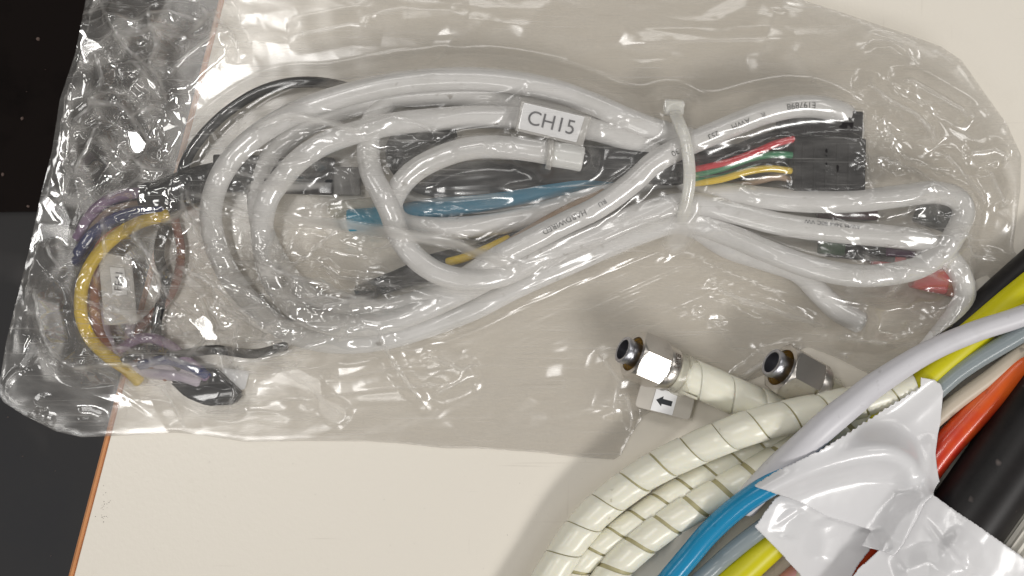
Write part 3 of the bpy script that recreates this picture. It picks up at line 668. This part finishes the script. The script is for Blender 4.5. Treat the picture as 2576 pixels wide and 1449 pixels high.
hB, pB = wrapped_hose([(1410, 1530, 32), (1450, 1440, 32), (1490, 1390, 32), (1545, 1345, 32), (1610, 1300, 34), (1690, 1245, 36), (1790, 1185, 38), (1900, 1130, 40), (2000, 1100, 40)], 32,
    'narrow middle ivory spiral-wrapped hose squeezed between the upper and lower ones', 14, pitch=70, gap=7)
hD, pD = wrapped_hose([(1726, 944, 68), (1790, 971, 62), (1850, 997, 56), (1920, 1026, 50), (2010, 1062, 46), (2100, 1100, 44)], 46,
    'short ivory spiral-wrapped hose running from the bright steel nut under the others', 21, pitch=88, gap=5, first=2)

for c_ in hD.children:
    if c_.name.startswith('hose'): c_.data.materials[0] = M_wrap
# hose fittings
def lathe(prof, seg=48):
    V, F = [], []
    for z, r in prof:
        for j in range(seg):
            a = 2 * math.pi * j / seg; V.append((r * math.cos(a), r * math.sin(a), z))
    for i in range(len(prof) - 1):
        for j in range(seg): F.append((i * seg + j, i * seg + (j + 1) % seg, (i + 1) * seg + (j + 1) % seg, (i + 1) * seg + j))
    return V, F
def hexnut(a, L, bore, seg=96):
    """hex nut along +Z with turned chamfers and an open bore"""
    def hexr(p, lim):
        q = (p + math.pi / 6) % (math.pi / 3) - math.pi / 6; return min(a / math.cos(q), lim)
    c = a / math.cos(math.pi / 6); rings = [(12, bore - 2, 0), (0, bore, 0), (0, a * 0.985, 1)]
    for k in range(1, 6): rings.append((k * 1.6, a * 0.985 + (c - a * 0.985) * k / 5, 1))
    for k in range(5, -1, -1): rings.append((L - k * 1.6, a * 0.985 + (c - a * 0.985) * k / 5, 1))
    rings += [(L, bore * 0.95, 0)]
    V, F = [], []
    for z, lim, hx in rings:
        for j in range(seg):
            p = 2 * math.pi * j / seg; r = hexr(p, lim) if hx else lim; V.append((r * math.cos(p), r * math.sin(p), z))
    for i in range(len(rings) - 1):
        for j in range(seg): F.append((i * seg + j, i * seg + (j + 1) % seg, (i + 1) * seg + (j + 1) % seg, (i + 1) * seg + j))
    return V, F
def placer(front, rear, roll):
    """matrix for parts whose +Z runs from front to rear"""
    f, r = Vector(wpx(*front)), Vector(wpx(*rear)); z = (r - f).normalized()
    up = Vector((0, 0, 1)); x = (up - z * up.dot(z)).normalized(); y = z.cross(x)
    M = Matrix((x, y, z)).transposed() @ Matrix.Rotation(roll, 3, 'Z')
    return lambda V, dz=0.0: [(f + M @ (Vector(v) + Vector((0, 0, dz)))) * S for v in V]
def part(name, geo, P, dz, m, parent, sharp=30):
    V, F = geo; o = mk(name, P(V, dz), F, m, parent, sharp=sharp)
    bm = bmesh.new(); bm.from_mesh(o.data); bmesh.ops.recalc_face_normals(bm, faces=bm.faces); bm.to_mesh(o.data); bm.free(); return o
def fitting(front, rear, roll, a, L, parent, clear=True):
    P = placer(front, rear, roll)
    nut = part('hex_nut', hexnut(a, L, a * 0.80), P, 0, M_steel, parent, 25)
    part('thread', lathe([(4, a * .79), (9, a * .74), (12, a * .79), (16, a * .74), (19, a * .79), (23, a * .74), (26, a * .79), (40, a * .6), (40, 5)]), P, 0, M_brass, nut)
    part('tube_end', lathe([(30, a * .54), (-14, a * .54), (-16, a * .57), (-17, a * .60), (-27, a * .61), (-30, a * .59), (-31, a * .55), (-30, a * .46), (-12, a * .44), (14, a * .44), (14, 1)]), P, 0, M_steelb, parent)
    part('collar_ring', lathe([(L - 2, a * .98), (L + 3, a * 1.02), (L + 25, a * 1.02), (L + 29, a * .98), (L + 30, a * .7), (L + 30, 6)]), P, 0, M_steel, parent)
    return P
NA = 55
P1 = fitting((1592, 890, 108), (1668, 923, 76), 0.18, NA, 82, hD)
# stamped marks on the ring: B 7 9 2
V, F = text_geo('B792 1', 21)
a0 = -1.1
ring = []
for x, y, _ in V:
    ang = a0 + (x) / (NA * 1.02); rr_ = NA * 1.02 + 0.5
    ring.append((rr_ * math.cos(ang), rr_ * math.sin(ang), 82 + 21 - y))
mk('lettering', P1(ring), F, mat('stamped mark', (0.16, 0.13, 0.11), 0.5, metal=0.6), hD, smooth=False)
part('clear_sleeve', lathe([(110, 47), (113, 48), (140, 47), (141, 44), (141, 20)]), P1, 0, M_clears, hD)
part('sleeve_band', lathe([(136, 44), (138, 51), (141, 52.5), (158, 52.5), (161, 51), (162, 44), (162, 30)]), P1, 0, M_clears, hD)
part('hose_end', lathe([(105, 34), (160, 38), (205, 40)]), P1, 0, M_wrap, hD)
hE = thing('fitted_hose', wm(2050, 980, 0), 'hose tucked under the wrapped hose with a shaded grey steel nut at its end', 'hose')
P2 = fitting((1964, 924, 104), (2042, 967, 66), math.radians(30 + 180) + 0.12, 59, 92, hE)
tube('hose', [(2068, 982, 54), (2120, 1010, 48), (2190, 1050, 44), (2260, 1090, 42)], 34, M_hosein, hE, BUNMAP)
part('clear_sleeve', lathe([(118, 40), (120, 46), (165, 44), (166, 38)]), P2, 0, M_clears, hE)

am = thing('hose_marker', wm(1670, 1015, 20), 'clear hose marker with a black arrow pointing left on white paper', 'label')
def rpoly(c, rad=10, n=4):
    out = []
    for i in range(len(c)):
        p, a_, b_ = np.array(c[i], float), np.array(c[i - 1], float), np.array(c[(i + 1) % len(c)], float)
        da = (a_ - p) / np.linalg.norm(a_ - p); db = (b_ - p) / np.linalg.norm(b_ - p)
        for t in np.linspace(0, 1, n):
            out.append(tuple(p + da * rad * (1 - t) ** 2 + db * rad * t ** 2))
    return out
plate('marker_plate', rpoly([(1613, 962), (1750, 999), (1734, 1058), (1596, 1022)], 11), 44, 7, mat('milky marker plastic', (0.70, 0.66, 0.60), 0.3, alpha=(0.75, (0.95, 0.94, 0.92))), am)
plate('label_paper', [(1652, 976), (1706, 990), (1691, 1045), (1636, 1031)], 45.5, 1.2, M_paper, am, 0)
ax = lambda s, t: (1671 + s * 0.966 - t * 0.26, 1011 + s * 0.26 + t * 0.966)
plate('arrow', [ax(-21, 0), ax(-5, -13), ax(-5, -6.5), ax(20, -6.5), ax(20, 6.5), ax(-5, 6.5), ax(-5, 13)], 46.2, 0.8, M_ink, am, 0)

# tubes and cables of the bundle
def single(name, pts, r, m, label, cat, hm=BUNMAP, group=None, **kw):
    o, p = tube(name, run_on(pts), r, m, None, hm, **kw); tag(o, label, cat, group); return o, p
single('grey_cable', [(2700, 735, 105, 26), (2576, 793, 112, 26), (2448, 836, 130, 26), (2328, 889, 155, 27), (2202, 968, 190, 30), (2148, 1012, 206, 32), (2084, 1064, 212, 34), (2026, 1117, 196, 34), (1960, 1176, 150, 34), (1905, 1234, 112, 34), (1872, 1272, 84, 34)], 26, M_greycab,
       'light grey cable lying on top of the bundle across the spiral-wrapped hoses', 'cable')
single('blue_tube', [(1640, 1510, 50), (1690, 1450, 62), (1735, 1397, 74), (1782, 1342, 92), (1847, 1282, 118), (1921, 1230, 152), (2014, 1180, 186), (2115, 1146, 196), (2215, 1134, 182), (2275, 1160, 146), (2300, 1215, 100)], 28, M_blue,
       'bright blue tube going under the white tape', 'tube', seg=24)
single('yellow_tube', [(2700, 620, 52), (2620, 690, 58), (2530, 768, 66), (2430, 858, 76), (2330, 945, 84), (2210, 1060, 86), (2100, 1190, 84), (1990, 1320, 66), (1905, 1402, 56), (1810, 1490, 52)], 39, M_lime,
       'thick lime yellow tube running beneath the light grey cable', 'tube', seg=24)
single('clear_tube', [(2700, 760, 88), (2600, 822, 94), (2448, 912, 102), (2370, 972, 106), (2250, 1090, 108), (2100, 1205, 106), (1927, 1322, 96), (1840, 1389, 74), (1750, 1470, 56)], 22, M_clrtube,
       'bluish clear tube between the yellow tube and the beige tube', 'tube')
single('beige_tube', [(2700, 800, 84), (2576, 884, 90), (2483, 955, 94), (2410, 1008, 96), (2330, 1075, 96), (2200, 1190, 92), (2090, 1330, 80), (2030, 1420, 60), (1980, 1500, 50)], 20, M_beige,
       'narrow beige tube just above the red orange tube', 'tube')
single('red_tube', [(2640, 850, 70), (2560, 925, 82), (2500, 990, 86), (2433, 1062, 86), (2369, 1135, 84), (2290, 1240, 74), (2180, 1370, 60), (2090, 1470, 50)], 36, M_redor,
       'glossy red orange tube beside the fat black hose', 'tube')
single('pink_tube', [(2160, 1330, 60), (2080, 1390, 46), (2010, 1440, 42), (1930, 1510, 40)], 26, M_pink,
       'pink tube showing at the bottom edge beside the yellow tube', 'tube')
single('black_hose', [(2205, 1640, 98), (2325, 1455, 98), (2447, 1287, 98), (2575, 1105, 98), (2695, 935, 98), (2795, 785, 98)], 98, M_rubber,
       'fat scuffed black rubber hose at the right edge behind the tape', 'hose', seg=40)
single('black_hose', [(2740, 520, 38), (2640, 618, 38), (2560, 690, 38), (2492, 752, 40), (2430, 815, 42), (2350, 890, 42), (2240, 990, 42), (2140, 1110, 42)], 37, M_rubber,
       'thinner black hose in the gap between the bag corner and the yellow tube', 'hose', seg=28)
single('ribbed_hose', [(2440, 1560, 60), (2520, 1452, 80), (2590, 1355, 96), (2680, 1230, 110)], 62, M_rib,
       'cream ribbed sleeve at the bottom right corner', 'hose', seg=96, groove=lambda a: 1 + 0.045 * np.sin(a * 24))

# ------------------------------------------------------------------ white vinyl tape
def relax(obst, f0, n, fixed=None, k=2):
    f = np.maximum(obst, f0)
    for i in range(n):
        g = blur(f, k); f = np.maximum(obst, g)
        if fixed is not None: f = np.where(fixed[0], fixed[1], f)
    return f
def zigzag(a, b, n, amp, rn):
    a, b = np.array(a, float), np.array(b, float); d = (b - a); nn = np.array([-d[1], d[0]]) / np.linalg.norm(d); out = []
    for i in range(n * 2):
        out.append(tuple(a + d * (i / (n * 2)) + nn * (amp if i % 2 else -amp) * rn.uniform(.5, 1.2)))
    return out
def tape(poly, base, lift, lines, label, seed, noise=0.8, iters=40, cap=None, tilt=None, sm=(10, 4)):
    obs = np.minimum(BUNMAP, cap) if cap else BUNMAP
    f = relax(obs, base, iters, k=3)
    for i in range(sm[0]): f = np.maximum(blur(f, sm[1]), obs + 2)
    f = np.maximum(blur(f, 1), obs + 1)
    pw_ = []
    for u, v in poly:
        z = base
        for _ in range(4):
            q = wpx(u, v, z); z = 0.5 * z + 0.5 * float(sample(f, np.array([q[0]]), np.array([q[1]]))[0])
        pw_.append(wpx(u, v, z + lift)[:2])
    pw_ = np.array(pw_)
    P, F, d = sheet_grid(pw_, 4.0)
    X, Y = P[:, 0], P[:, 1]
    h = sample(f, X, Y) + lift
    h += noise * (gnoise(X / 70, Y / 70, seed) * 2 + gnoise(X / 26, Y / 26, seed + 1) * .7)
    if tilt is not None: h += tilt(X, Y)
    h = creases(X, Y, h, [([wpx(u, v, base + 30)[:2] for u, v in pts], a_, w_) for pts, a_, w_ in lines])
    h = np.maximum(h, sample(obs, X, Y) + 2.5)
    gi = np.clip(((X - GX0) / GST).round().astype(int), 0, GW - 1); gj = np.clip(((Y - GY0) / GST).round().astype(int), 0, GH - 1)
    np.maximum.at(BUNMAP, (gj, gi), h + 1.5)
    V = np.stack([X, Y, h], 1) * S
    o = mk('tape', V, F, M_tape)
    md = o.modifiers.new('thickness', 'SOLIDIFY'); md.thickness = 1.4 * S; md.offset = -1
    tag(o, label, 'tape', 'strips of white vinyl tape')
    return o
rn = random.Random(11)
polyM2 = zigzag((1952, 1250), (1899, 1324), 9, 3, rn) + [(1899, 1326), (1960, 1388), (2020, 1455), (2060, 1500), (2120, 1490), (2160, 1420), (2215, 1350), (2270, 1280), (2150, 1200), (2000, 1220)]
tape(polyM2, 104, 4, [([(2005, 1275), (1985, 1320), (1975, 1360)], -9, 40), ([(2065, 1310), (2075, 1360), (2065, 1420)], 8, 40)],
     'white vinyl tape flap hanging below the main one with a jagged left edge', 31, iters=30, cap=132, sm=(14, 6))
polyM3 = [(2342, 1240), (2400, 1282), (2483, 1338), (2560, 1392), (2640, 1450), (2640, 1560), (2080, 1560), (2110, 1500), (2160, 1430), (2215, 1380), (2262, 1300)]
tape(polyM3, 150, 4, [([(2322, 1300), (2370, 1370), (2440, 1440), (2480, 1480)], -5, 6), ([(2370, 1350), (2420, 1385), (2432, 1450)], 10, 40), ([(2250, 1445), (2330, 1412), (2400, 1455)], 11, 44)],
     'glossy white vinyl tape running off the bottom right corner over the black hose', 37, iters=30, sm=(14, 6))
polyM1 = zigzag((2050, 1140), (2322, 970), 20, 3.2, rn) + [(2316, 950), (2352, 956), (2366, 966), (2373, 984), (2366, 1064), (2360, 1090), (2352, 1140), (2364, 1212), (2324, 1262), (2288, 1330), (2249, 1399), (2222, 1388), (2165, 1372), (2196, 1336), (2078, 1299), (2014, 1265), (1954, 1243), (1930, 1234), (1894, 1222), (1960, 1180)]
tape(polyM1, 122, 4, [([(2345, 1090), (2340, 1170), (2318, 1270)], 10, 26), ([(2270, 1180), (2304, 1230), (2300, 1290), (2245, 1400)], 13, 40), ([(1950, 1245), (2050, 1205), (2160, 1186), (2250, 1196)], 5, 22), ([(2196, 1336), (2222, 1388)], -16, 22)],
     'large white vinyl tape wrapped over the blue tube with a torn saw-tooth edge', 41, iters=10, noise=0.6, sm=(5, 3))

# ------------------------------------------------------------------ the polythene bag
OUT = [(226, -130), (215, 0), (190, 130), (150, 250), (130, 380), (100, 500), (75, 620), (40, 760), (15, 860), (3, 935), (-8, 985), (8, 1012), (60, 1045), (140, 1085), (205, 1100), (300, 1096), (440, 1088), (520, 1097), (620, 1112), (760, 1109), (900, 1110), (1000, 1115), (1120, 1128), (1200, 1128), (1350, 1138), (1450, 1150), (1545, 1156), (1562, 1146), (1585, 1100), (1618, 1048), (1680, 1006), (1760, 990), (1840, 978), (1930, 940), (2030, 872), (2100, 898), (2180, 938), (2250, 972), (2310, 900), (2390, 832), (2436, 770), (2450, 706), (2480, 692), (2506, 716), (2528, 706), (2566, 664), (2546, 620), (2552, 560), (2559, 480), (2557, 395), (2517, 318), (2450, 231), (2400, 161), (2350, 127), (2270, 96), (2189, 67), (2098, 33), (2001, 0), (1880, -50), (1700, -130)]
def edge_z(X, Y):
    # rim of the bag: lifted towards the upper right, lying on the table elsewhere
    g = np.exp(-(((X - 1150) / 500) ** 2 + ((Y - 560) / 330) ** 2)) * 62
    return 5 + g
GXX, GYY = np.meshgrid(GX0 + np.arange(GW) * GST, GY0 + np.arange(GH) * GST)
outp = np.array([wpx(u, v, 6)[:2] for u, v in OUT])
PP = np.stack([GXX.ravel(), GYY.ravel()], 1)
insd = inside(PP, outp); ddd = np.zeros(len(PP)); dq, _ = poly_dist(PP[insd], outp); ddd[insd] = dq
ins2 = insd.reshape(GH, GW); D2 = ddd.reshape(GH, GW)
EZ = edge_z(GXX, GYY)
obst = np.where(ins2, BAGMAP + (BAGMAP > 0) * 4.0, 0)
puff = EZ + 24 * (1 - np.exp(-D2 / 200.0)) * np.clip((GYY + 330) / 300, 0.15, 1)
f = np.maximum(puff, obst)
fixed = (~ins2 | (D2 < 5), EZ)
for i in range(150):
    g = blur(f, 2 if i < 90 else 1)
    f = np.maximum(np.maximum(obst, puff * 0.8), g - 0.25); f = np.where(fixed[0], fixed[1], f)
f = blur(f, 1)

P, F, dist = sheet_grid(outp, 3.0)
X, Y = P[:, 0], P[:, 1]
U, Vv = X + UC, VC - Y                       # plan position in photo units (z neglected)
h = sample(f, X, Y)
def blob(cu, cv, ru, rv, pw=1.0): return np.exp(-(((U - cu) / ru) ** 2 + ((Vv - cv) / rv) ** 2) ** pw)
crum = np.clip(blob(290, 330, 200, 420, 1.6) + blob(240, 780, 190, 240, 1.6) + blob(640, 740, 330, 150, 1.6), 0, 1) + 0.25 * blob(480, 60, 160, 130)
mid = np.clip(blob(820, 450, 480, 170, 1.5), 0, 1)
rgt = np.clip(blob(2330, 480, 260, 330, 1.4), 0, 1)
low = np.clip(blob(1100, 960, 700, 170, 1.5), 0, 1)
top = np.clip(blob(1250, 80, 900, 130, 1.5), 0, 1)
def ridged(su, sv, ang, seed, warp=0.5):
    a = math.radians(ang); x = (U * math.cos(a) + Vv * math.sin(a)) / su; y = (-U * math.sin(a) + Vv * math.cos(a)) / sv
    wx_ = gnoise(x * .7 + 9, y * .7, seed + 50) * warp; wy_ = gnoise(x * .7, y * .7 + 7, seed + 51) * warp
    return 1 - np.abs(gnoise(x + wx_, y + wy_, seed)) * 2.2
h += crum * 10 * ridged(230, 130, 20, 1, .9)
h += low * (3.0 * ridged(300, 80, -14, 8) + 0.5 * ridged(110, 36, -22, 9))
h += top * (4.0 * ridged(330, 80, 3, 10) + 0.5 * ridged(120, 50, 25, 12))
def facets(n, u0, u1, v0, v1, ang, stretch, seed):
    """crumple of flat facets: random heights at scattered points, linear over their triangulation"""
    rg_ = np.random.default_rng(seed); a = math.radians(ang); ca, sa = math.cos(a), math.sin(a)
    cu, cv = (u0 + u1) / 2, (v0 + v1) / 2; R_ = math.hypot(u1 - u0, v1 - v0) / 2 * 1.05
    m_ = int(n * 4 * R_ * R_ / ((u1 - u0) * (v1 - v0)))
    q = rg_.uniform(-1, 1, (m_, 2)) * R_
    q[:, 1] /= 1.0; q = q[(np.abs(q[:, 0]) < R_)]
    ps = q.copy(); ps[:, 0] /= stretch            # triangulate in squeezed space so facets run long along ang
    vs_, _, fs_, *_ = delaunay_2d_cdt([Vector((float(x), float(y))) for x, y in ps], [], [], 0, 1e-6)
    vs_ = np.array([tuple(v) for v in vs_]); z = rg_.uniform(-1, 1, len(vs_))
    dx, dy = U - cu, Vv - cv; X_ = (dx * ca + dy * sa) / stretch; Y_ = -dx * sa + dy * ca
    out = np.zeros_like(U); cand = np.nonzero((np.abs(dx) < R_) & (np.abs(dy) < R_))[0]; xs, ys = X_[cand], Y_[cand]
    od = np.argsort(xs, kind='stable'); xs, ys, cand = xs[od], ys[od], cand[od]
    for t in fs_:
        A, B, C = vs_[list(t)]; lo, hi = np.searchsorted(xs, (min(A[0], B[0], C[0]), max(A[0], B[0], C[0])))
        if hi <= lo: continue
        px_, py_ = xs[lo:hi], ys[lo:hi]; den = (B[1] - C[1]) * (A[0] - C[0]) + (C[0] - B[0]) * (A[1] - C[1])
        if abs(den) < 1e-9: continue
        l1 = ((B[1] - C[1]) * (px_ - C[0]) + (C[0] - B[0]) * (py_ - C[1])) / den; l2 = ((C[1] - A[1]) * (px_ - C[0]) + (A[0] - C[0]) * (py_ - C[1])) / den
        l3 = 1 - l1 - l2; k = (l1 >= -1e-6) & (l2 >= -1e-6) & (l3 >= -1e-6)
        out[cand[lo:hi][k]] = l1[k] * z[t[0]] + l2[k] * z[t[1]] + l3[k] * z[t[2]]
    return out
lowl = np.clip(blob(640, 740, 340, 150, 1.6) + blob(300, 800, 180, 170, 1.6), 0, 1); upl = np.clip(crum - lowl, 0, 1)
h += lowl * (24 * facets(140, 60, 1040, 560, 960, 24, 2.6, 5) + 3 * facets(500, 60, 1040, 560, 960, 30, 2.0, 6))
h += upl * (24 * facets(95, 60, 620, -60, 760, 62, 1.9, 7) + 3.5 * facets(420, 60, 620, -60, 760, 50, 1.6, 8))
h += rgt * (7 * facets(70, 2060, 2600, 100, 760, 45, 2.6, 9) + 2.5 * facets(220, 2060, 2600, 100, 760, 40, 2.2, 10))
h += mid * 1.8 * facets(160, 380, 1300, 260, 640, 8, 3.0, 11)
h += np.clip(low + top, 0, 1) * 3.5 * facets(110, 0, 2600, -60, 1200, -8, 3.0, 12)
fan = np.clip(blob(1560, 720, 330, 130, 1.6), 0, 1)
h += fan * (2.6 * ridged(260, 15, -22, 13, .2) + 1.2 * ridged(150, 9, -24, 15, .2))
fan2 = np.clip(blob(1950, 730, 330, 110, 1.6) + blob(2150, 420, 200, 120), 0, 1)
h += fan2 * (2.0 * ridged(260, 16, 14, 16, .2) + 0.8 * ridged(120, 9, 16, 17, .2))
CL = [([(470, 480), (560, 515), (660, 545), (700, 560)], 12, 22), ([(480, 465), (490, 505), (510, 530), (560, 540), (640, 550)], 12, 22),
      ([(382, 548), (362, 600), (395, 640), (412, 690), (440, 740), (455, 785)], 26, 30), ([(415, 650), (500, 690), (560, 720), (640, 790), (700, 830)], 16, 28),
      ([(415, 672), (480, 710), (530, 760), (580, 850)], 14, 24), ([(600, 650), (700, 680), (800, 710), (870, 740), (1010, 775)], 16, 28),
      ([(590, 655), (680, 690), (745, 725)], -12, 20), ([(700, 735), (820, 770), (960, 740)], 13, 24), ([(760, 600), (860, 640), (980, 655)], 6, 20),
      ([(120, 900), (200, 926), (300, 912), (400, 912), (440, 892), (480, 905), (560, 922), (640, 908), (780, 872), (920, 825)], 22, 34),
      ([(85, 690), (110, 760), (115, 830), (142, 882), (225, 932)], 22, 30), ([(110, 600), (125, 640), (170, 690)], 14, 24),
      ([(250, -10), (330, 130), (400, 190), (420, 275)], 20, 34), ([(330, 150), (420, 255)], -16, 22), ([(540, -10), (550, 60), (530, 100), (470, 150), (420, 205)], 20, 30),
      ([(230, 270), (300, 262), (330, 290), (405, 268)], 16, 26), ([(180, 450), (230, 380), (262, 300)], 18, 30), ([(270, 40), (350, 60), (430, 30), (520, 60)], 14, 26),
      ([(380, 0), (400, 90), (390, 200)], 16, 26), ([(230, 120), (260, 200), (240, 280)], 12, 24),
      ([(720, 545), (850, 560), (970, 580), (1150, 612), (1330, 692)], 9, 13), ([(700, 556), (850, 574), (970, 594), (1140, 622), (1320, 700)], -8, 12),
      ([(960, 485), (1070, 507), (1200, 500), (1292, 494)], 9, 18), ([(1140, 385), (1215, 372), (1242, 398)], 6, 14),
      ([(1340, 692), (1440, 642), (1560, 590), (1680, 541), (1722, 531)], 9, 14), ([(1290, 690), (1430, 647), (1520, 618)], -6, 12),
      ([(2190, 180), (2180, 220), (2230, 260), (2300, 300), (2352, 372)], 18, 26), ([(2230, 210), (2285, 210), (2370, 260), (2445, 302)], 16, 26), ([(2352, 372), (2420, 440), (2485, 522)], 12, 24),
      ([(2180, 390), (2290, 430), (2400, 520)], 8, 20), ([(2420, 390), (2500, 380), (2540, 400)], 10, 22), ([(2480, 420), (2530, 520)], 12, 22),
      ([(2034, 868), (1940, 900), (1850, 968), (1750, 988)], 13, 18), ([(1780, 705), (1830, 740), (1950, 780), (2105, 832)], 10, 18), ([(2090, 850), (2180, 858), (2260, 872), (2335, 862)], 12, 18),
      ([(1060, 890), (1160, 930), (1205, 914)], 8, 26), ([(1080, 1000), (1175, 948), (1220, 945)], 8, 26), ([(620, 1010), (800, 1000), (1000, 975), (1210, 960)], 6, 22), ([(500, 1040), (640, 1030), (760, 1050)], 6, 20),
      ([(1500, 880), (1560, 960), (1540, 1060)], 8, 34), ([(1575, 980), (1590, 1050), (1602, 1100)], 7, 12), ([(800, 955), (950, 935), (1100, 900)], 6, 30),
      ([(640, 330), (740, 300), (850, 320), (930, 348)], 10, 18), ([(560, 430), (640, 446), (770, 460)], 8, 16), ([(620, 405), (700, 420), (830, 418)], 8, 16), ([(910, 330), (1000, 300), (1130, 350)], 7, 18),
      ([(1750, 500), (1850, 470), (1900, 512)], 4, 12), ([(1740, 545), (1840, 590), (1960, 640)], 5, 12), ([(2120, 640), (2250, 670), (2400, 716)], 6, 13), ([(2220, 560), (2330, 590), (2460, 600)], 7, 16),
      ([(2380, 560), (2440, 640), (2540, 660)], 8, 18), ([(900, 40), (1010, 20), (1180, 30)], 7, 34), ([(720, 90), (880, 60), (960, 70)], 8, 30), ([(1550, 110), (1800, 100), (2000, 96)], 5, 22)]
CW = [([wpx(u, v, 40)[:2] for u, v in pts], a_ * 1.5, w_ * 1.5) for pts, a_, w_ in CL]
rr = random.Random(77)
def crinkle(n, u0, u1, v0, v1, ang, spread, ln, amp, wd):
    for _ in range(n):
        u, v = rr.uniform(u0, u1), rr.uniform(v0, v1); a = math.radians(rr.gauss(ang, spread)); L = rr.uniform(*ln); pts = [(u, v)]
        for k in range(4):
            a += rr.gauss(0, .35); u += math.cos(a) * L / 4; v += math.sin(a) * L / 4; pts.append((u, v))
        CW.append(([wpx(p, q, 40)[:2] for p, q in pts], rr.uniform(*amp) * rr.choice((1, 1, -1)), rr.uniform(*wd)))
crinkle(16, 100, 560, 540, 930, 25, 50, (100, 300), (8, 18), (20, 42))
crinkle(16, 160, 540, -20, 560, 60, 60, (90, 260), (8, 18), (20, 42))
crinkle(10, 100, 560, 0, 930, 45, 90, (30, 90), (4, 9), (9, 16))
crinkle(14, 480, 1040, 600, 930, 22, 25, (120, 340), (7, 16), (18, 36))
crinkle(16, 520, 1300, 260, 640, 12, 30, (60, 240), (2, 5), (10, 20))
crinkle(18, 2120, 2560, 120, 700, 45, 35, (80, 240), (4, 9), (16, 30))
crinkle(20, 1250, 2200, 300, 720, 8, 30, (60, 220), (1.5, 4), (8, 16))
crinkle(10, 600, 1600, 850, 1120, -14, 25, (100, 300), (2, 4), (24, 50))
crinkle(8, 600, 2200, -20, 200, 0, 45, (100, 260), (2, 4), (24, 50))
crinkle(16, 10, 240, 820, 1060, 40, 60, (30, 110), (3, 7), (10, 18))
crinkle(12, 1600, 2350, 700, 960, 20, 25, (100, 280), (2, 5), (14, 26))
dh = creases(X, Y, np.zeros_like(h), CW)
h = h + dh * (1.4 + 0.8 * crum)
rim = np.clip(dist / 22.0, 0, 1)
ez = edge_z(X, Y)
h = ez + (h - ez) * rim ** 0.7
h = np.maximum(h, 3.0)
om = sample(BAGMAP, X, Y); h = np.where(om > 2, np.maximum(h, om + 1.5), h)
# hoses and nuts press the film flat where they lie on it
press = sample(BUNMAP, X, Y) > 0
bm_w = blur((BUNMAP > 0).astype(float), 4); pk = np.clip(sample(bm_w, X, Y) * 1.5, 0, 1) * (U < 2330)
h = h * (1 - pk) + 4.0 * pk
bag = thing('polythene_bag', wm(1250, 560, 0), 'crinkled clear polythene bag full of cables overhanging the table edge', 'bag')
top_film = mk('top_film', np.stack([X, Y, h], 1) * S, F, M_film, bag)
fold_glint = creases(X, Y, np.zeros_like(h), [(p, 0.26 * min(1, abs(a_) / 12), 7.0) for p, a_, w_ in CW], rd2=4.0)  # crease glints painted in as white haze; doubled-film strips are added below
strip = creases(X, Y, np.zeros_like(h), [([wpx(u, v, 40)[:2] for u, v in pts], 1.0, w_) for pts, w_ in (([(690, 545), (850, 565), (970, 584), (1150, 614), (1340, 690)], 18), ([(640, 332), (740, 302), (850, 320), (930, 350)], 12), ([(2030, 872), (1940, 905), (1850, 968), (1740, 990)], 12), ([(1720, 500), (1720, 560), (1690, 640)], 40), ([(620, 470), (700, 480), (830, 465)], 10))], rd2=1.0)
fold_glint = np.clip(fold_glint, 0, 0.4) + 0.45 * np.clip(strip * 1.6, 0, 1) + 0.02 * crum
for nm_, val in (('gloss_shade', np.clip(crum * 1.1 * (1 - 0.75 * blob(250, 690, 125, 240, 1.6)) + 0.12 * mid + 0.16 * rgt, 0, 1)), ('fold_glint', np.clip(fold_glint, 0, 0.6))):  # first mask also darkens the crumple for the shade beneath
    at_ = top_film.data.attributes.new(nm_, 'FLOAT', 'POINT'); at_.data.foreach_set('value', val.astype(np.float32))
P2_, F2_, d2_ = sheet_grid(outp, 10.0)
z2 = np.minimum(1.6 + 0.9 * (gnoise(P2_[:, 0] / 60, P2_[:, 1] / 60, 5) + 0.5), 2.6) + (edge_z(P2_[:, 0], P2_[:, 1]) - 5) * np.exp(-d2_ / 60)
over = np.clip((edge_u(VC - P2_[:, 1]) - (P2_[:, 0] + UC) - 20) / 200, 0, 1)
z2 -= over * (6 + 10 * gnoise(P2_[:, 0] / 90, P2_[:, 1] / 90, 8))
z2 = np.where(d2_ <= 0.01, edge_z(P2_[:, 0], P2_[:, 1]) - 0.6, z2)
mk('bottom_film', np.stack([P2_[:, 0], P2_[:, 1], z2], 1) * S, F2_, M_film2, bag)
